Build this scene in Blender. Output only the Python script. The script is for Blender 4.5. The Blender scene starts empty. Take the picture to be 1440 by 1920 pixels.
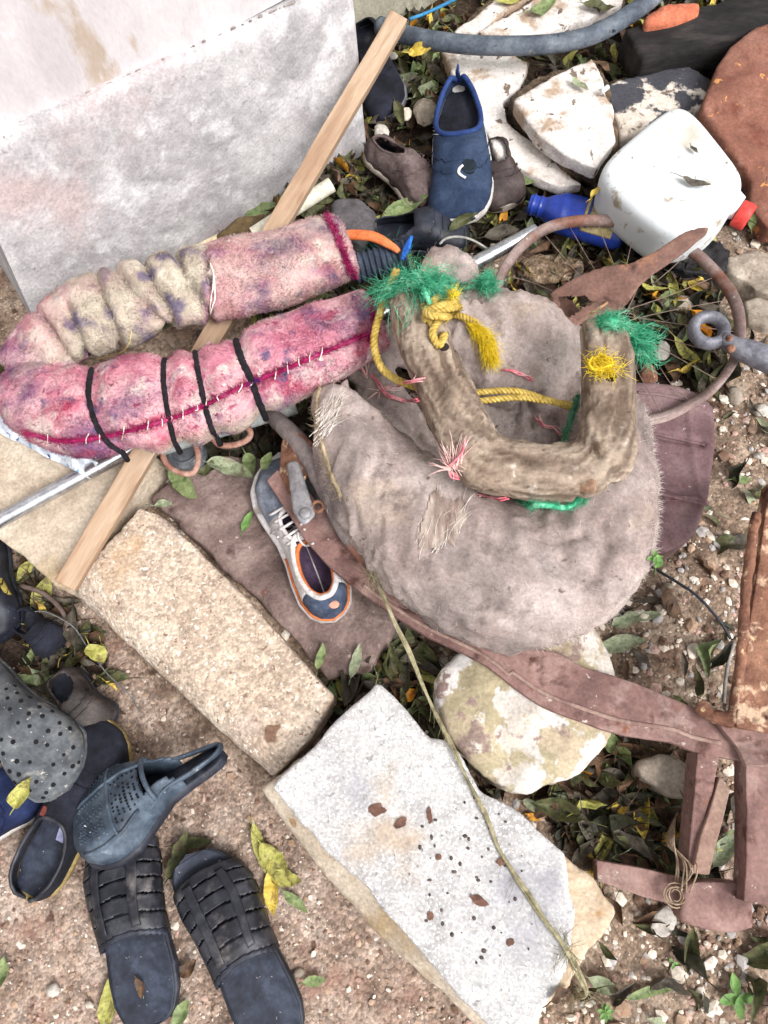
import bpy, math, random
import numpy as np
from mathutils import Vector
from mathutils.bvhtree import BVHTree
rng = np.random.default_rng(7); random.seed(7)
S = bpy.context.scene; COL = S.collection
# ------------------------------------------------------------------ camera, sky, sun, exposure
H = 1.35; F = 1400.0                       # camera height in metres, focal length in px of a 1440x1920 frame
_u = np.array([-80, 504, 1400.]); _u /= np.linalg.norm(_u)
_X = np.array([1, 0, 0.]) - _u*_u[0]; _X /= np.linalg.norm(_X); _Y = np.cross(_u, _X)
R = np.array([_X, _Y, _u])
cd = bpy.data.cameras.new('camera'); cam = bpy.data.objects.new('camera', cd); COL.objects.link(cam)
from mathutils import Matrix
cam.matrix_world = Matrix([list(R[0])+[0], list(R[1])+[0], list(R[2])+[H], [0, 0, 0, 1]])
cd.sensor_fit = 'VERTICAL'; cd.sensor_height = 36; cd.lens = 36*F/1920; cd.clip_start = .05; cd.clip_end = 500
S.camera = cam
SUN_EL, SUN_AZ = math.radians(50), math.radians(-40)
w = bpy.data.worlds.new('World'); S.world = w; w.use_nodes = True
nt = w.node_tree; bg = nt.nodes['Background']
sk = nt.nodes.new('ShaderNodeTexSky'); sk.sky_type = 'NISHITA'; sk.sun_disc = False
sk.sun_elevation = SUN_EL; sk.sun_rotation = math.radians(90)-SUN_AZ; sk.dust_density = 4; sk.air_density = 1.0
hs = nt.nodes.new('ShaderNodeHueSaturation'); hs.inputs['Saturation'].default_value = .09
nt.links.new(sk.outputs[0], hs.inputs['Color']); nt.links.new(hs.outputs[0], bg.inputs[0]); bg.inputs[1].default_value = .14
sd = bpy.data.lights.new('sun', 'SUN'); sd.energy = 1.7; sd.angle = math.radians(24); sd.color = (1, .975, .965)
so = bpy.data.objects.new('sun', sd); COL.objects.link(so)
_d = Vector((math.cos(SUN_EL)*math.cos(SUN_AZ), math.cos(SUN_EL)*math.sin(SUN_AZ), math.sin(SUN_EL)))
so.rotation_euler = _d.to_track_quat('Z', 'Y').to_euler(); so.location = (0, 0, 4)
S.view_settings.view_transform = 'Standard'; S.view_settings.look = 'None'
S.view_settings.exposure = 0.68; S.view_settings.gamma = 1

# ------------------------------------------------------------------ helpers
def P(x, y, z=0.):
    "point of the plane at height z seen at pixel x, y"
    d = R@np.array([x-720, 960-y, -F]); return np.array([0, 0, H])+d*((z-H)/d[2])
def PP(pts): return np.array([P(*p[:3]) for p in pts])
def PX(V):
    c = (np.asarray(V)-[0, 0, H])@R
    return np.stack([720-F*c[..., 0]/c[..., 2], 960+F*c[..., 1]/c[..., 2]], -1)
def mpp(x, y, z=0.): return np.linalg.norm(P(x+1, y, z)-P(x, y, z))
def _h(i, j, k, s):
    n = (i*374761393+j*668265263+k*2147483647*3+s*974634777) & 0xffffffff
    n = ((n ^ (n >> 13))*1274126177) & 0xffffffff
    n = ((n ^ (n >> 15))*2246822519) & 0xffffffff
    return (n ^ (n >> 16))/4294967295.
def vnoise(V, f, s=0):
    p = np.asarray(V, float)*f+100.37; i = np.floor(p).astype(np.int64); t = p-i; t = t*t*(3-2*t)
    o = 0
    for a in (0, 1):
        for b in (0, 1):
            for c in (0, 1):
                wgt = (t[..., 0] if a else 1-t[..., 0])*(t[..., 1] if b else 1-t[..., 1])*(t[..., 2] if c else 1-t[..., 2])
                o = o+wgt*_h(i[..., 0]+a, i[..., 1]+b, i[..., 2]+c, s)
    return o*2-1
def fbm(V, f, n=4, s=0, g=.5):
    o = 0; a = 1
    for k in range(n): o = o+a*vnoise(V, f*2**k, s+k*7); a *= g
    return o
def spl(pts, n):
    "Catmull-Rom through rows of pts"
    p = np.asarray(pts, float)
    if len(p) == 2: return p[0]+(p[1]-p[0])*np.linspace(0, 1, n)[:, None]
    q = np.vstack([2*p[0]-p[1], p, 2*p[-1]-p[-2]])
    d = np.r_[0, np.cumsum(np.linalg.norm(np.diff(p[:, :3], axis=0), axis=1)+1e-9)]
    t = np.interp(np.linspace(0, d[-1], n), d, np.arange(len(p)))
    i = np.minimum(t.astype(int), len(p)-2); u = (t-i)[:, None]
    a, b, c, e = q[i], q[i+1], q[i+2], q[i+3]
    return .5*((2*b)+(-a+c)*u+(2*a-5*b+4*c-e)*u*u+(-a+3*b-3*c+e)*u**3)
class MB:
    "collects geometry; build() links it as one mesh object"
    def __init__(s): s.V = []; s.F = []; s.n = 0; s.mi = []
    def add(s, V, Fc, mi=0):
        V = np.asarray(V, float); s.V.append(V)
        n = s.n
        s.F += [tuple(int(i)+n for i in f) for f in Fc]; s.mi += [mi]*len(Fc)
        s.n += len(V); return s
    def grid(s, G, closed_u=False, cap=False, mi=0):
        n, m = G.shape[:2]; i = np.arange(n-1)[:, None]; j = np.arange(m if closed_u else m-1)[None]
        a = i*m+j; b = i*m+(j+1) % m; c = (i+1)*m+(j+1) % m; d = (i+1)*m+j
        Fc = np.stack([a+0*j, b+0*a, c, d], -1).reshape(-1, 4).tolist()
        if cap: Fc += [list(range(m))[::-1], [(n-1)*m+k for k in range(m)]]
        return s.add(G.reshape(-1, 3), Fc, mi)
    def sweep(s, pts, rad, seg=10, n=None, up=(0, 0, 1), rz=None, cap=True, pw=1., mi=0, closed=False):
        "tube along pts; rad lateral radius (scalar or per point), rz vertical radius, pw<1 squarer"
        p = np.asarray(pts, float); k = len(p)
        r = np.broadcast_to(np.asarray(rad, float), (k,)); z = r if rz is None else np.broadcast_to(np.asarray(rz, float), (k,))
        q = np.column_stack([p, r, z])
        if n: q = spl(q, n)
        p, r, z = q[:, :3], q[:, 3], q[:, 4]
        if closed: t = np.roll(p, -1, 0)-np.roll(p, 1, 0)
        else: t = np.gradient(p, axis=0)
        t /= np.linalg.norm(t, axis=1)[:, None]+1e-12
        up = np.asarray(up, float); L = np.cross(np.broadcast_to(up, p.shape), t); nn = np.linalg.norm(L, axis=1)
        L[nn < .05] = np.cross([1, 0, .1], t[nn < .05]); L /= np.linalg.norm(L, axis=1)[:, None]+1e-12
        U = np.cross(t, L); a = np.linspace(0, 2*np.pi, seg, endpoint=False)
        ca = np.sign(np.cos(a))*np.abs(np.cos(a))**pw; sa = np.sign(np.sin(a))*np.abs(np.sin(a))**pw
        G = p[:, None]+r[:, None, None]*ca[None, :, None]*L[:, None]+z[:, None, None]*sa[None, :, None]*U[:, None]
        if closed: G = np.concatenate([G, G[:1]])
        return s.grid(G, True, cap and not closed, mi)
    def prism(s, top, th, mi=0, down=(0, 0, -1)):
        "closed outline (n,3) extruded"
        t = np.asarray(top, float); n = len(t); b = t+np.asarray(down)*th
        Fc = [list(range(n)), list(range(2*n-1, n-1, -1))]+[[i, i+n, (i+1) % n+n, (i+1) % n] for i in range(n)]
        return s.add(np.vstack([t, b]), Fc, mi)
    def box(s, c, ax, ay, az, mi=0):
        c, ax, ay, az = map(lambda q: np.asarray(q, float), (c, ax, ay, az))
        V = [c+i*ax+j*ay+k*az for i in (-1, 1) for j in (-1, 1) for k in (-1, 1)]
        return s.add(V, [(0, 1, 3, 2), (4, 6, 7, 5), (0, 4, 5, 1), (2, 3, 7, 6), (0, 2, 6, 4), (1, 5, 7, 3)], mi)
    def ball(s, c, r, nu=12, nv=8, mi=0, fr=None):
        th = np.linspace(0.05, np.pi-.05, nv)[:, None]; ph = np.linspace(0, 2*np.pi, nu, endpoint=False)[None]
        D = np.stack([np.sin(th)*np.cos(ph), np.sin(th)*np.sin(ph), np.cos(th)+0*ph], -1)*np.asarray(r)
        if fr is not None: D = D@np.asarray(fr)
        return s.grid(D+np.asarray(c), True, True, mi)
    def data(s): return np.vstack(s.V), s.F
    def build(s, name, mats, parent=None, **k):
        V, Fc = s.data(); return build(name, V, Fc, mats, parent, mi=s.mi, **k)
ORG = {}; BV = []
def mesh(name, V, Fc, mats, smooth=True, mi=None):
    me = bpy.data.meshes.new(name); me.from_pydata(np.asarray(V).tolist(), [], [list(map(int, f)) for f in Fc]); me.update()
    if not isinstance(mats, (list, tuple)): mats = [mats]
    for m in mats: me.materials.append(m)
    if smooth: me.polygons.foreach_set('use_smooth', [True]*len(me.polygons))
    if mi is not None and len(mats) > 1: me.polygons.foreach_set('material_index', mi)
    return me
def build(name, V, Fc, mats, parent=None, label=None, cat=None, group=None, kind=None, smooth=True, mi=None, solid=0, sub=0, bev=0, hitme=True, attr=None, sharp=None):
    V = np.asarray(V, float)
    o0 = ORG[parent.name] if parent else np.array([V[:, 0].mean(), V[:, 1].mean(), V[:, 2].min()])
    if kind == 'structure': o0 = np.zeros(3)
    me = mesh(name, V-o0, Fc, mats, smooth, mi)
    if attr:
        for k, v in attr.items():
            at = me.attributes.new(k, 'FLOAT', 'POINT'); at.data.foreach_set('value', np.asarray(v, np.float32))
    o = bpy.data.objects.new(name, me); COL.objects.link(o); ORG[o.name] = o0
    if parent: o.parent = parent
    else: o.location = o0
    if hitme: BV.append((o.name, BVHTree.FromPolygons([Vector(v) for v in V], [list(map(int, f)) for f in Fc])))
    if bev:
        m = o.modifiers.new('bevel', 'BEVEL'); m.width = bev; m.segments = 2; m.limit_method = 'ANGLE'
    if solid:
        m = o.modifiers.new('solid', 'SOLIDIFY'); m.thickness = abs(solid); m.offset = -1 if solid > 0 else 1
    if sub:
        m = o.modifiers.new('sub', 'SUBSURF'); m.levels = sub; m.render_levels = sub
    if sharp:
        me.set_sharp_from_angle(angle=math.radians(sharp))
    tag(o, label, cat, group, kind); return o
def tag(o, label=None, cat=None, group=None, kind=None):
    if label: o['label'] = label
    if cat: o['category'] = cat
    if group: o['group'] = group
    if kind: o['kind'] = kind
    return o
def thing(name, label, cat, loc, group=None):
    o = bpy.data.objects.new(name, None); COL.objects.link(o); o.location = loc; o.empty_display_size = .02
    ORG[o.name] = np.asarray(loc, float); return tag(o, label, cat, group)
def hit(x, y, off=.0, skip=(), only=None):
    d = R@np.array([x-720, 960-y, -F]); d = Vector(d/np.linalg.norm(d)); o = Vector((0, 0, H)); best = None
    for nm, b in BV:
        if nm.split('.')[0] in skip or (only and nm.split('.')[0] not in only): continue
        h = b.ray_cast(o, d)
        if h[0] is not None and (best is None or h[3] < best[2]): best = (h[0], h[1], h[3])
    if best is None:
        p = P(x, y, .03); return p, np.array([0, 0, 1.])
    n = best[1] if best[1].dot(d) < 0 else -best[1]
    return np.array(best[0]+n*off), np.array(n)
def remesh(mb, vox, smooth=4, fac=.5):
    V, Fc = mb.data(); me = bpy.data.meshes.new('t'); me.from_pydata(V.tolist(), [], Fc)
    o = bpy.data.objects.new('t', me); COL.objects.link(o)
    m = o.modifiers.new('r', 'REMESH'); m.mode = 'VOXEL'; m.voxel_size = vox
    if smooth:
        m = o.modifiers.new('s', 'SMOOTH'); m.iterations = smooth; m.factor = fac
    dg = bpy.context.evaluated_depsgraph_get(); e = o.evaluated_get(dg).to_mesh()
    n = len(e.vertices); a = np.empty(n*3); e.vertices.foreach_get('co', a); N = np.empty(n*3); e.vertices.foreach_get('normal', N)
    Fo = [tuple(p.vertices) for p in e.polygons]; o.evaluated_get(dg).to_mesh_clear()
    bpy.data.objects.remove(o); bpy.data.meshes.remove(me)
    return a.reshape(-1, 3), N.reshape(-1, 3), Fo
def rocky(name, mb, vox, mat, smooth=3, amps=((20, .004),), **k):
    V, N, Fc = remesh(mb, vox, smooth)
    for i, (f, a) in enumerate(amps): V = V+N*(fbm(V, f, 3, i*11+3)*a)[:, None]
    return build(name, V, Fc, mat, **k)
def outline(pts, z, jag=0., step=.01, seed=0, rnd=0):
    "pixel outline at height z (or per point z) -> jagged world outline"
    p = np.array([P(q[0], q[1], q[2] if len(q) > 2 else z) for q in pts]); o = []
    for a, b in zip(p, np.roll(p, -1, 0)):
        n = max(1, int(np.linalg.norm(b-a)/step)); o += [a+(b-a)*i/n for i in range(n)]
    o = np.array(o)
    if jag:
        o[:, :2] += np.stack([fbm(o, 25, 3, seed), fbm(o, 25, 3, seed+50)], -1)*jag
    for _ in range(rnd): o = (np.roll(o, 1, 0)+o*2+np.roll(o, -1, 0))/4
    return o

# ------------------------------------------------------------------ materials
MATS = {}
def lin(c): return tuple(((v/255)/12.92 if v/255 <= .04045 else ((v/255+.055)/1.055)**2.4) for v in c)
def M(name, cols, scale=10, detail=8, rough=.8, bump=.3, bscale=60, metal=0., specks=(), contrast=(.35, .65), stretch=(1, 1, 1), dist=.3,
      cells=None, trans=0, alpha=None, spec=.3, wave=None, sss=0, rough2=None, bdist=.004, fine=None, rot=None, rough_skin=True):
    "cols: 2-4 linear rgb mixed by noise; specks: (rgb, scale, threshold, softness); cells: (scale, strength) stone cells"
    if name in MATS: return MATS[name]
    m = bpy.data.materials.new(name); m.use_nodes = True; T = m.node_tree; N = T.nodes; L = T.links
    b = N['Principled BSDF']; tc = N.new('ShaderNodeTexCoord'); mp = N.new('ShaderNodeMapping'); mp.inputs['Scale'].default_value = stretch
    if rot is None: L.new(tc.outputs['Object'], mp.inputs[0])
    else:
        m0 = N.new('ShaderNodeMapping'); m0.inputs['Rotation'].default_value = rot; L.new(tc.outputs['Object'], m0.inputs[0]); L.new(m0.outputs[0], mp.inputs[0])
    def noise(sc, de=4, di=0, src=mp):
        n = N.new('ShaderNodeTexNoise'); n.inputs['Scale'].default_value = sc; n.inputs['Detail'].default_value = de
        n.inputs['Roughness'].default_value = .62; n.inputs['Distortion'].default_value = di; L.new(src.outputs[0], n.inputs['Vector']); return n
    n1 = noise(scale, detail, dist); cr = N.new('ShaderNodeValToRGB'); e = cr.color_ramp.elements
    k = len(cols)
    for i, c in enumerate(cols):
        pos = contrast[0]+(contrast[1]-contrast[0])*i/max(1, k-1)
        el = e[i] if i < 2 else e.new(pos)
        el.position = pos; el.color = (*c, 1)
    if k == 1: e[1].color = (*cols[0], 1)
    L.new(n1.outputs['Fac'], cr.inputs[0]); col = cr.outputs[0]
    def mix(a, bb, fac, mode='MIX'):
        x = N.new('ShaderNodeMix'); x.data_type = 'RGBA'; x.blend_type = mode
        for s_, v in ((x.inputs[0], fac), (x.inputs[6], a), (x.inputs[7], bb)):
            if hasattr(v, 'links'): L.new(v, s_)
            else: s_.default_value = v if isinstance(v, (int, float)) else (*v, 1)
        return x.outputs[2]
    heights = []
    if cells:
        for cs, st in ([cells] if not isinstance(cells[0], (tuple, list)) else cells):
            v = N.new('ShaderNodeTexVoronoi'); v.inputs['Scale'].default_value = cs; v.inputs['Randomness'].default_value = 1; L.new(mp.outputs[0], v.inputs['Vector'])
            g = N.new('ShaderNodeSeparateColor'); L.new(v.outputs['Color'], g.inputs[0])
            r = N.new('ShaderNodeMapRange'); r.inputs[1].default_value = 0; r.inputs[2].default_value = 1; r.inputs[3].default_value = 1-st; r.inputs[4].default_value = 1+st*.6
            L.new(g.outputs[0], r.inputs[0]); col = mix(col, r.outputs[0], 1., 'MULTIPLY')
            iv = N.new('ShaderNodeMath'); iv.operation = 'MULTIPLY_ADD'; iv.inputs[1].default_value = -1; iv.inputs[2].default_value = .7; L.new(v.outputs['Distance'], iv.inputs[0])
            heights.append((iv.outputs[0], .8))
    for i, sp in enumerate(specks):
        c, sc, th, so_ = sp[:4]; nn = noise(sc, sp[4] if len(sp) > 4 else 3, .2)
        ad = N.new('ShaderNodeVectorMath')
        r = N.new('ShaderNodeMapRange'); r.inputs[1].default_value = th; r.inputs[2].default_value = th+so_; L.new(nn.outputs['Fac'], r.inputs[0])
        # move each speck layer somewhere else
        mm = N.new('ShaderNodeMapping'); mm.inputs['Location'].default_value = (i*3.1+1.7, i*1.3, i*2.2); L.new(mp.outputs[0], mm.inputs[0]); L.new(mm.outputs[0], nn.inputs['Vector'])
        N.remove(ad); col = mix(col, c, r.outputs[0])
    for fine in ((fine, (190, .20), (48, .13)) if rough_skin else (fine,)):
        if not fine: continue
        nf = noise(fine[0], 4); r = N.new('ShaderNodeMapRange'); r.inputs[1].default_value = .3; r.inputs[2].default_value = .7
        r.inputs[3].default_value = 1-fine[1]; r.inputs[4].default_value = 1+fine[1]; L.new(nf.outputs['Fac'], r.inputs[0]); col = mix(col, r.outputs[0], 1., 'MULTIPLY')
    L.new(col, b.inputs['Base Color'])
    b.inputs['Metallic'].default_value = metal; b.inputs['Specular IOR Level'].default_value = spec
    if rough2 is None: rough2 = min(1, rough+.12)
    r = N.new('ShaderNodeMapRange'); r.inputs[1].default_value = .3; r.inputs[2].default_value = .7; r.inputs[3].default_value = rough; r.inputs[4].default_value = rough2
    nr = noise(scale*2.3, 5); L.new(nr.outputs['Fac'], r.inputs[0]); L.new(r.outputs[0], b.inputs['Roughness'])
    if bump:
        nb = noise(bscale, 6); heights.append((nb.outputs['Fac'], 1.)); nb2 = noise(bscale*.23, 3); heights.append((nb2.outputs['Fac'], 1.5))
        if wave:
            wv = N.new('ShaderNodeTexWave'); wv.inputs['Scale'].default_value = wave[0]; wv.inputs['Distortion'].default_value = wave[1]; wv.bands_direction = wave[2]
            L.new(mp.outputs[0], wv.inputs['Vector']); heights.append((wv.outputs['Fac'], wave[3]))
        acc = None
        for h_, k_ in heights:
            x = N.new('ShaderNodeMath'); x.operation = 'MULTIPLY_ADD'; x.inputs[1].default_value = k_; L.new(h_, x.inputs[0])
            if acc is None: x.inputs[2].default_value = 0
            else: L.new(acc, x.inputs[2])
            acc = x.outputs[0]
        bp = N.new('ShaderNodeBump'); bp.inputs['Strength'].default_value = bump; bp.inputs['Distance'].default_value = bdist
        L.new(acc, bp.inputs['Height']); L.new(bp.outputs[0], b.inputs['Normal'])
    if trans: b.inputs['Transmission Weight'].default_value = trans
    if sss: b.inputs['Subsurface Weight'].default_value = sss; b.inputs['Subsurface Radius'].default_value = (.05, .05, .05)
    MATS[name] = m; m['_col'] = 0
    return m
def S8(*c): return lin(c)
# strands: many thin ribbons / tubes
def strands(mb, roots, dirs, length, r, seg=3, curl=.4, sag=0., taper=.3, mi=0, lv=.35, w3=3):
    roots = np.asarray(roots); dirs = np.asarray(dirs); n = len(roots)
    dirs = dirs/(np.linalg.norm(dirs, axis=1)[:, None]+1e-9)
    ln = length*(1+lv*rng.uniform(-1, 1, n)); p = roots.copy(); rings = []
    a = np.linspace(0, 2*np.pi, w3, endpoint=False)
    d = dirs.copy(); k0 = rng.normal(size=(n, 3))*curl
    for i in range(seg+1):
        s1 = np.cross(d, [.31, .2, .93]); s1 /= np.linalg.norm(s1, axis=1)[:, None]+1e-9; s2 = np.cross(d, s1)
        rr = np.broadcast_to(np.asarray(r), (n,))*(1-(1-taper)*i/seg)
        rings.append(p[:, None]+rr[:, None, None]*(np.cos(a)[None, :, None]*s1[:, None]+np.sin(a)[None, :, None]*s2[:, None]))
        p = p+d*(ln/seg)[:, None]; d = d+k0/seg*1.2+rng.normal(size=(n, 3))*curl*.25+np.array([0, 0, -sag/seg]); d /= np.linalg.norm(d, axis=1)[:, None]
    G = np.stack(rings, 1)  # n, seg+1, 3, 3
    V = G.reshape(-1, 3); base = np.arange(n)[:, None, None, None]*(seg+1)*w3
    i = np.arange(seg)[None, :, None]; j = np.arange(w3)[None, None]
    q = np.stack([i*w3+j, i*w3+(j+1) % w3, (i+1)*w3+(j+1) % w3, (i+1)*w3+j], -1)+base
    mb.add(V, q.reshape(-1, 4).tolist(), mi); return mb
def surf_samples(V, Fc, n):
    V = np.asarray(V); T = np.array([(f[0], f[1], f[2]) for f in Fc]+[(f[0], f[2], f[3]) for f in Fc if len(f) > 3])
    A = V[T[:, 0]]; B = V[T[:, 1]]; C = V[T[:, 2]]; N = np.cross(B-A, C-A); ar = np.linalg.norm(N, axis=1)
    t = rng.choice(len(T), n, p=ar/ar.sum()); u = rng.random(n); v = rng.random(n); m = u+v > 1; u[m] = 1-u[m]; v[m] = 1-v[m]
    return A[t]+(B-A)[t]*u[:, None]+(C-A)[t]*v[:, None], N[t]/(ar[t, None]+1e-12)
def inpoly(q, poly):
    x, y = q[..., 0], q[..., 1]; r = np.zeros(x.shape, bool); n = len(poly); j = n-1
    for i in range(n):
        xi, yi = poly[i][:2]; xj, yj = poly[j][:2]
        r ^= ((yi > y) != (yj > y)) & (x < (xj-xi)*(y-yi)/(yj-yi+1e-12)+xi); j = i
    return r
# ------------------------------------------------------------------ the setting: ground
c0 = P(-60, 950, 0)[:2]; c1 = P(880, 1890, 0)[:2]; cd_ = (c1-c0)/np.linalg.norm(c1-c0); cn = np.array([-cd_[1], cd_[0]])  # kerb line, normal to upper right
def side(V): return (np.asarray(V)[..., :2]-c0)@cn
def gz(V):
    "ground height"
    s = np.clip((side(V)-.02)/.06, 0, 1); s = s*s*(3-2*s)
    e = 1-np.clip((np.linalg.norm(np.asarray(V)[..., :2]-[0, .6], axis=-1)-2)/2, 0, 1)
    return s*.055+e*(fbm(V, 6, 3, 5)*.010*(.4+s)+fbm(V, 45, 3, 9)*.0022)
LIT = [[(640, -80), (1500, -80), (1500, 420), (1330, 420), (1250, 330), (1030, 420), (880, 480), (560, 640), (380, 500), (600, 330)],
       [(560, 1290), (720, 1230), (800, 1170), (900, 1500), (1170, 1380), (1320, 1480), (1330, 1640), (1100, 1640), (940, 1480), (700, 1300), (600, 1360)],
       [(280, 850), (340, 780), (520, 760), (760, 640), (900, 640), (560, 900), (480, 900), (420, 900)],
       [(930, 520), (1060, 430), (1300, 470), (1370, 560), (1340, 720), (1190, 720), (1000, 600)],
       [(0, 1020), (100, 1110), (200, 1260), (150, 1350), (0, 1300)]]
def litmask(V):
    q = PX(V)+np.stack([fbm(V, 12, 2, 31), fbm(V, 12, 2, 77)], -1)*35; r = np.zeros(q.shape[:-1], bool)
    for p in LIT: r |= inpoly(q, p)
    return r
def warp(n, c, half):
    t = np.linspace(-1, 1, n); return c+np.sign(t)*np.where(abs(t) < .86, abs(t)/.86*half, half+((abs(t)-.86)/.14)**3*60)
gx, gy = np.meshgrid(warp(420, .0, 1.3), warp(440, .75, 1.35)); GV = np.stack([gx, gy, 0*gx], -1); GV[..., 2] = gz(GV)
g = MB().grid(GV[:, ::1]); Vg, Fg = g.data()
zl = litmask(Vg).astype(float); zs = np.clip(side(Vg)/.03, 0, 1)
mg = M('ground_soil', [S8(124, 103, 90), S8(162, 141, 126), S8(190, 171, 157)], 14, rough=.95, bump=.6, bscale=160, cells=((190, .45), (110, .18)), specks=((S8(225, 212, 200), 120, .66, .03), (S8(88, 68, 58), 30, .62, .08), (S8(142, 106, 92), 9, .58, .2)), bdist=.004)
# dark litter soil, multiplied darker to paint contact shade into the gaps, tan grit on the far side of the kerb
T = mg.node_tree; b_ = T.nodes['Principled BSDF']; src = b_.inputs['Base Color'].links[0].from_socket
a1 = T.nodes.new('ShaderNodeAttribute'); a1.attribute_name = 'humus_shade'; mx = T.nodes.new('ShaderNodeMix'); mx.data_type = 'RGBA'; mx.blend_type = 'MULTIPLY'
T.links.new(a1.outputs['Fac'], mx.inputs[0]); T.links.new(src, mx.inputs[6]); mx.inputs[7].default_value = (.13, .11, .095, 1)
a2 = T.nodes.new('ShaderNodeAttribute'); a2.attribute_name = 'tan'; my = T.nodes.new('ShaderNodeMix'); my.data_type = 'RGBA'; my.blend_type = 'MULTIPLY'
T.links.new(a2.outputs['Fac'], my.inputs[0]); T.links.new(mx.outputs[2], my.inputs[6]); my.inputs[7].default_value = (.82, .80, .74, 1)
T.links.new(my.outputs[2], b_.inputs['Base Color'])
build('ground', Vg, Fg, mg, kind='structure', attr={'humus_shade': zl, 'tan': zs})
# ------------------------------------------------------------------ walls
mplas = M('plaster', [S8(160, 155, 157), S8(176, 171, 173), S8(196, 192, 193), S8(204, 201, 202)], 7, 12, .92, .35, 90, contrast=(.3, .68),
          specks=((S8(150, 148, 149), 5.5, .50, .22, 9), (S8(214, 212, 213), 13, .53, .16, 9), (S8(142, 140, 142), 48, .60, .14, 6), (S8(184, 168, 167), 3.6, .54, .16, 8), (S8(138, 131, 130), 70, .70, .04)), fine=(240, .05))
mup = M('upper_plaster', [S8(186, 180, 181), S8(198, 193, 194), S8(205, 201, 201)], 5, 10, .9, .3, 70, stretch=(1.6, 1.6, .7), rough_skin=False, fine=(120, .06),
        specks=((S8(172, 157, 143), 3.5, .60, .05, 8), (S8(188, 182, 183), 12, .55, .2, 8)))
A = P(60, 640, .05); B = P(692, 285, .05); wd = (B-A)/np.linalg.norm(B-A); wn = np.array([-wd[1], wd[0], 0])  # wn points into the wall
up = np.array([0, 0, 1.])
hw = thing('house_wall', 'whitewashed grey rendered wall with a projecting plinth at upper left', 'wall', A)
def wallblock(name, a, b, z0, z1a, z1b, depth, mat, nx=140, nz=70, seed=0, lean=0):
    "grid-faced block: front face between a and b, returning ends, flat top"
    m = MB(); t = np.linspace(0, 1, nx)[None, :, None]; z = np.linspace(0, 1, nz)[:, None, None]
    base = a+(b-a)*t; top = z0+(z1a+(z1b-z1a)*t-z0)*z
    G = base*[1, 1, 0]+np.concatenate([0*top, 0*top, top], -1)
    G = G+wd*(lean*z*(1-t))
    G = G-wn*(fbm(G, 5, 4, seed)*.0035+fbm(G, 40, 3, seed+4)*.0006)[..., None]
    edge = np.exp(-(1-z)/.02)*.008+np.exp(-(1-t)/.012)*.008; G = G+wn*edge
    m.grid(G)
    tp = np.stack([G[-1]+wn*(depth*k/3.)+up*(0.001 if k else 0) for k in range(4)]); m.grid(tp)
    e = np.stack([G[:, -1]+wn*(depth*k/6.)-wd*0 for k in range(7)], 1); m.grid(e)
    e = np.stack([G[:, 0]+wn*(depth*k/6.) for k in range(7)][::-1], 1); m.grid(e)
    bk = np.stack([np.stack([G[0, 0], G[0, -1]])+wn*depth, np.stack([G[-1, 0], G[-1, -1]])+wn*depth]); m.grid(bk)
    return m.build(name, mat, hw, sharp=40)
wallblock('plinth', A, B, -.06, .475, .425, .25, mplas, seed=3, lean=.11)
wallblock('upper_wall', A+wn*.022-wd*.9-up*0, B+wn*.022-wd*.02, .44, 1.9, 1.9, .2, mup, 120, 90, seed=9)
m = MB()   # dirt collected along the ledge joint
for k in range(420):
    t = rng.uniform(-.15, .9)
    if fbm(np.array([[t*3, 0, 0]]), 3.2, 3, 3)[0] < .0 and rng.random() < .85: continue
    z = .475+(.425-.475)*t+.003; c = A+(B-A)*t+wn*.017; c[2] = z
    m.ball(c, rng.uniform(.4, 1, 3)*[.008, .0035, .0035]*rng.uniform(.3, 1.2), 7, 5, fr=np.array([wd, wn, up]))
m.build('ledge_dirt', M('ledge_dirt', [S8(96, 88, 84), S8(150, 140, 135)], 30, rough=1), hw)
mrear = M('rear_plaster', [S8(150, 146, 130), S8(176, 171, 154)], 8, 8, .9, .3, 60, specks=((S8(120, 116, 100), 12, .58, .1),))
A2 = P(560, 125, .05); B2 = P(900, -25, .05); d2 = (B2-A2)/np.linalg.norm(B2-A2); n2 = np.array([-d2[1], d2[0], 0])
rw = MB(); t = np.linspace(0, 1, 60)[None, :, None]; z = np.linspace(0, 1, 60)[:, None, None]
G = (A2+(B2+d2*.05-A2)*t)*[1, 1, 0]+up*(-.05+1.2*z); G = G-n2*(fbm(G, 6, 3, 8)*.003)[..., None]
rw.grid(G); rw.grid(np.stack([G[-1], G[-1]+n2*.15])); rw.grid(np.stack([G[:, -1], G[:, -1]+n2*.15], 1)); rw.grid(np.stack([G[0, [0, -1]]+n2*.15, G[-1, [0, -1]]+n2*.15]))
rw.build('rear_wall', mrear, label='olive beige rendered wall in the far corner behind the end of the wooden lath', cat='wall', sharp=40)
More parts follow.
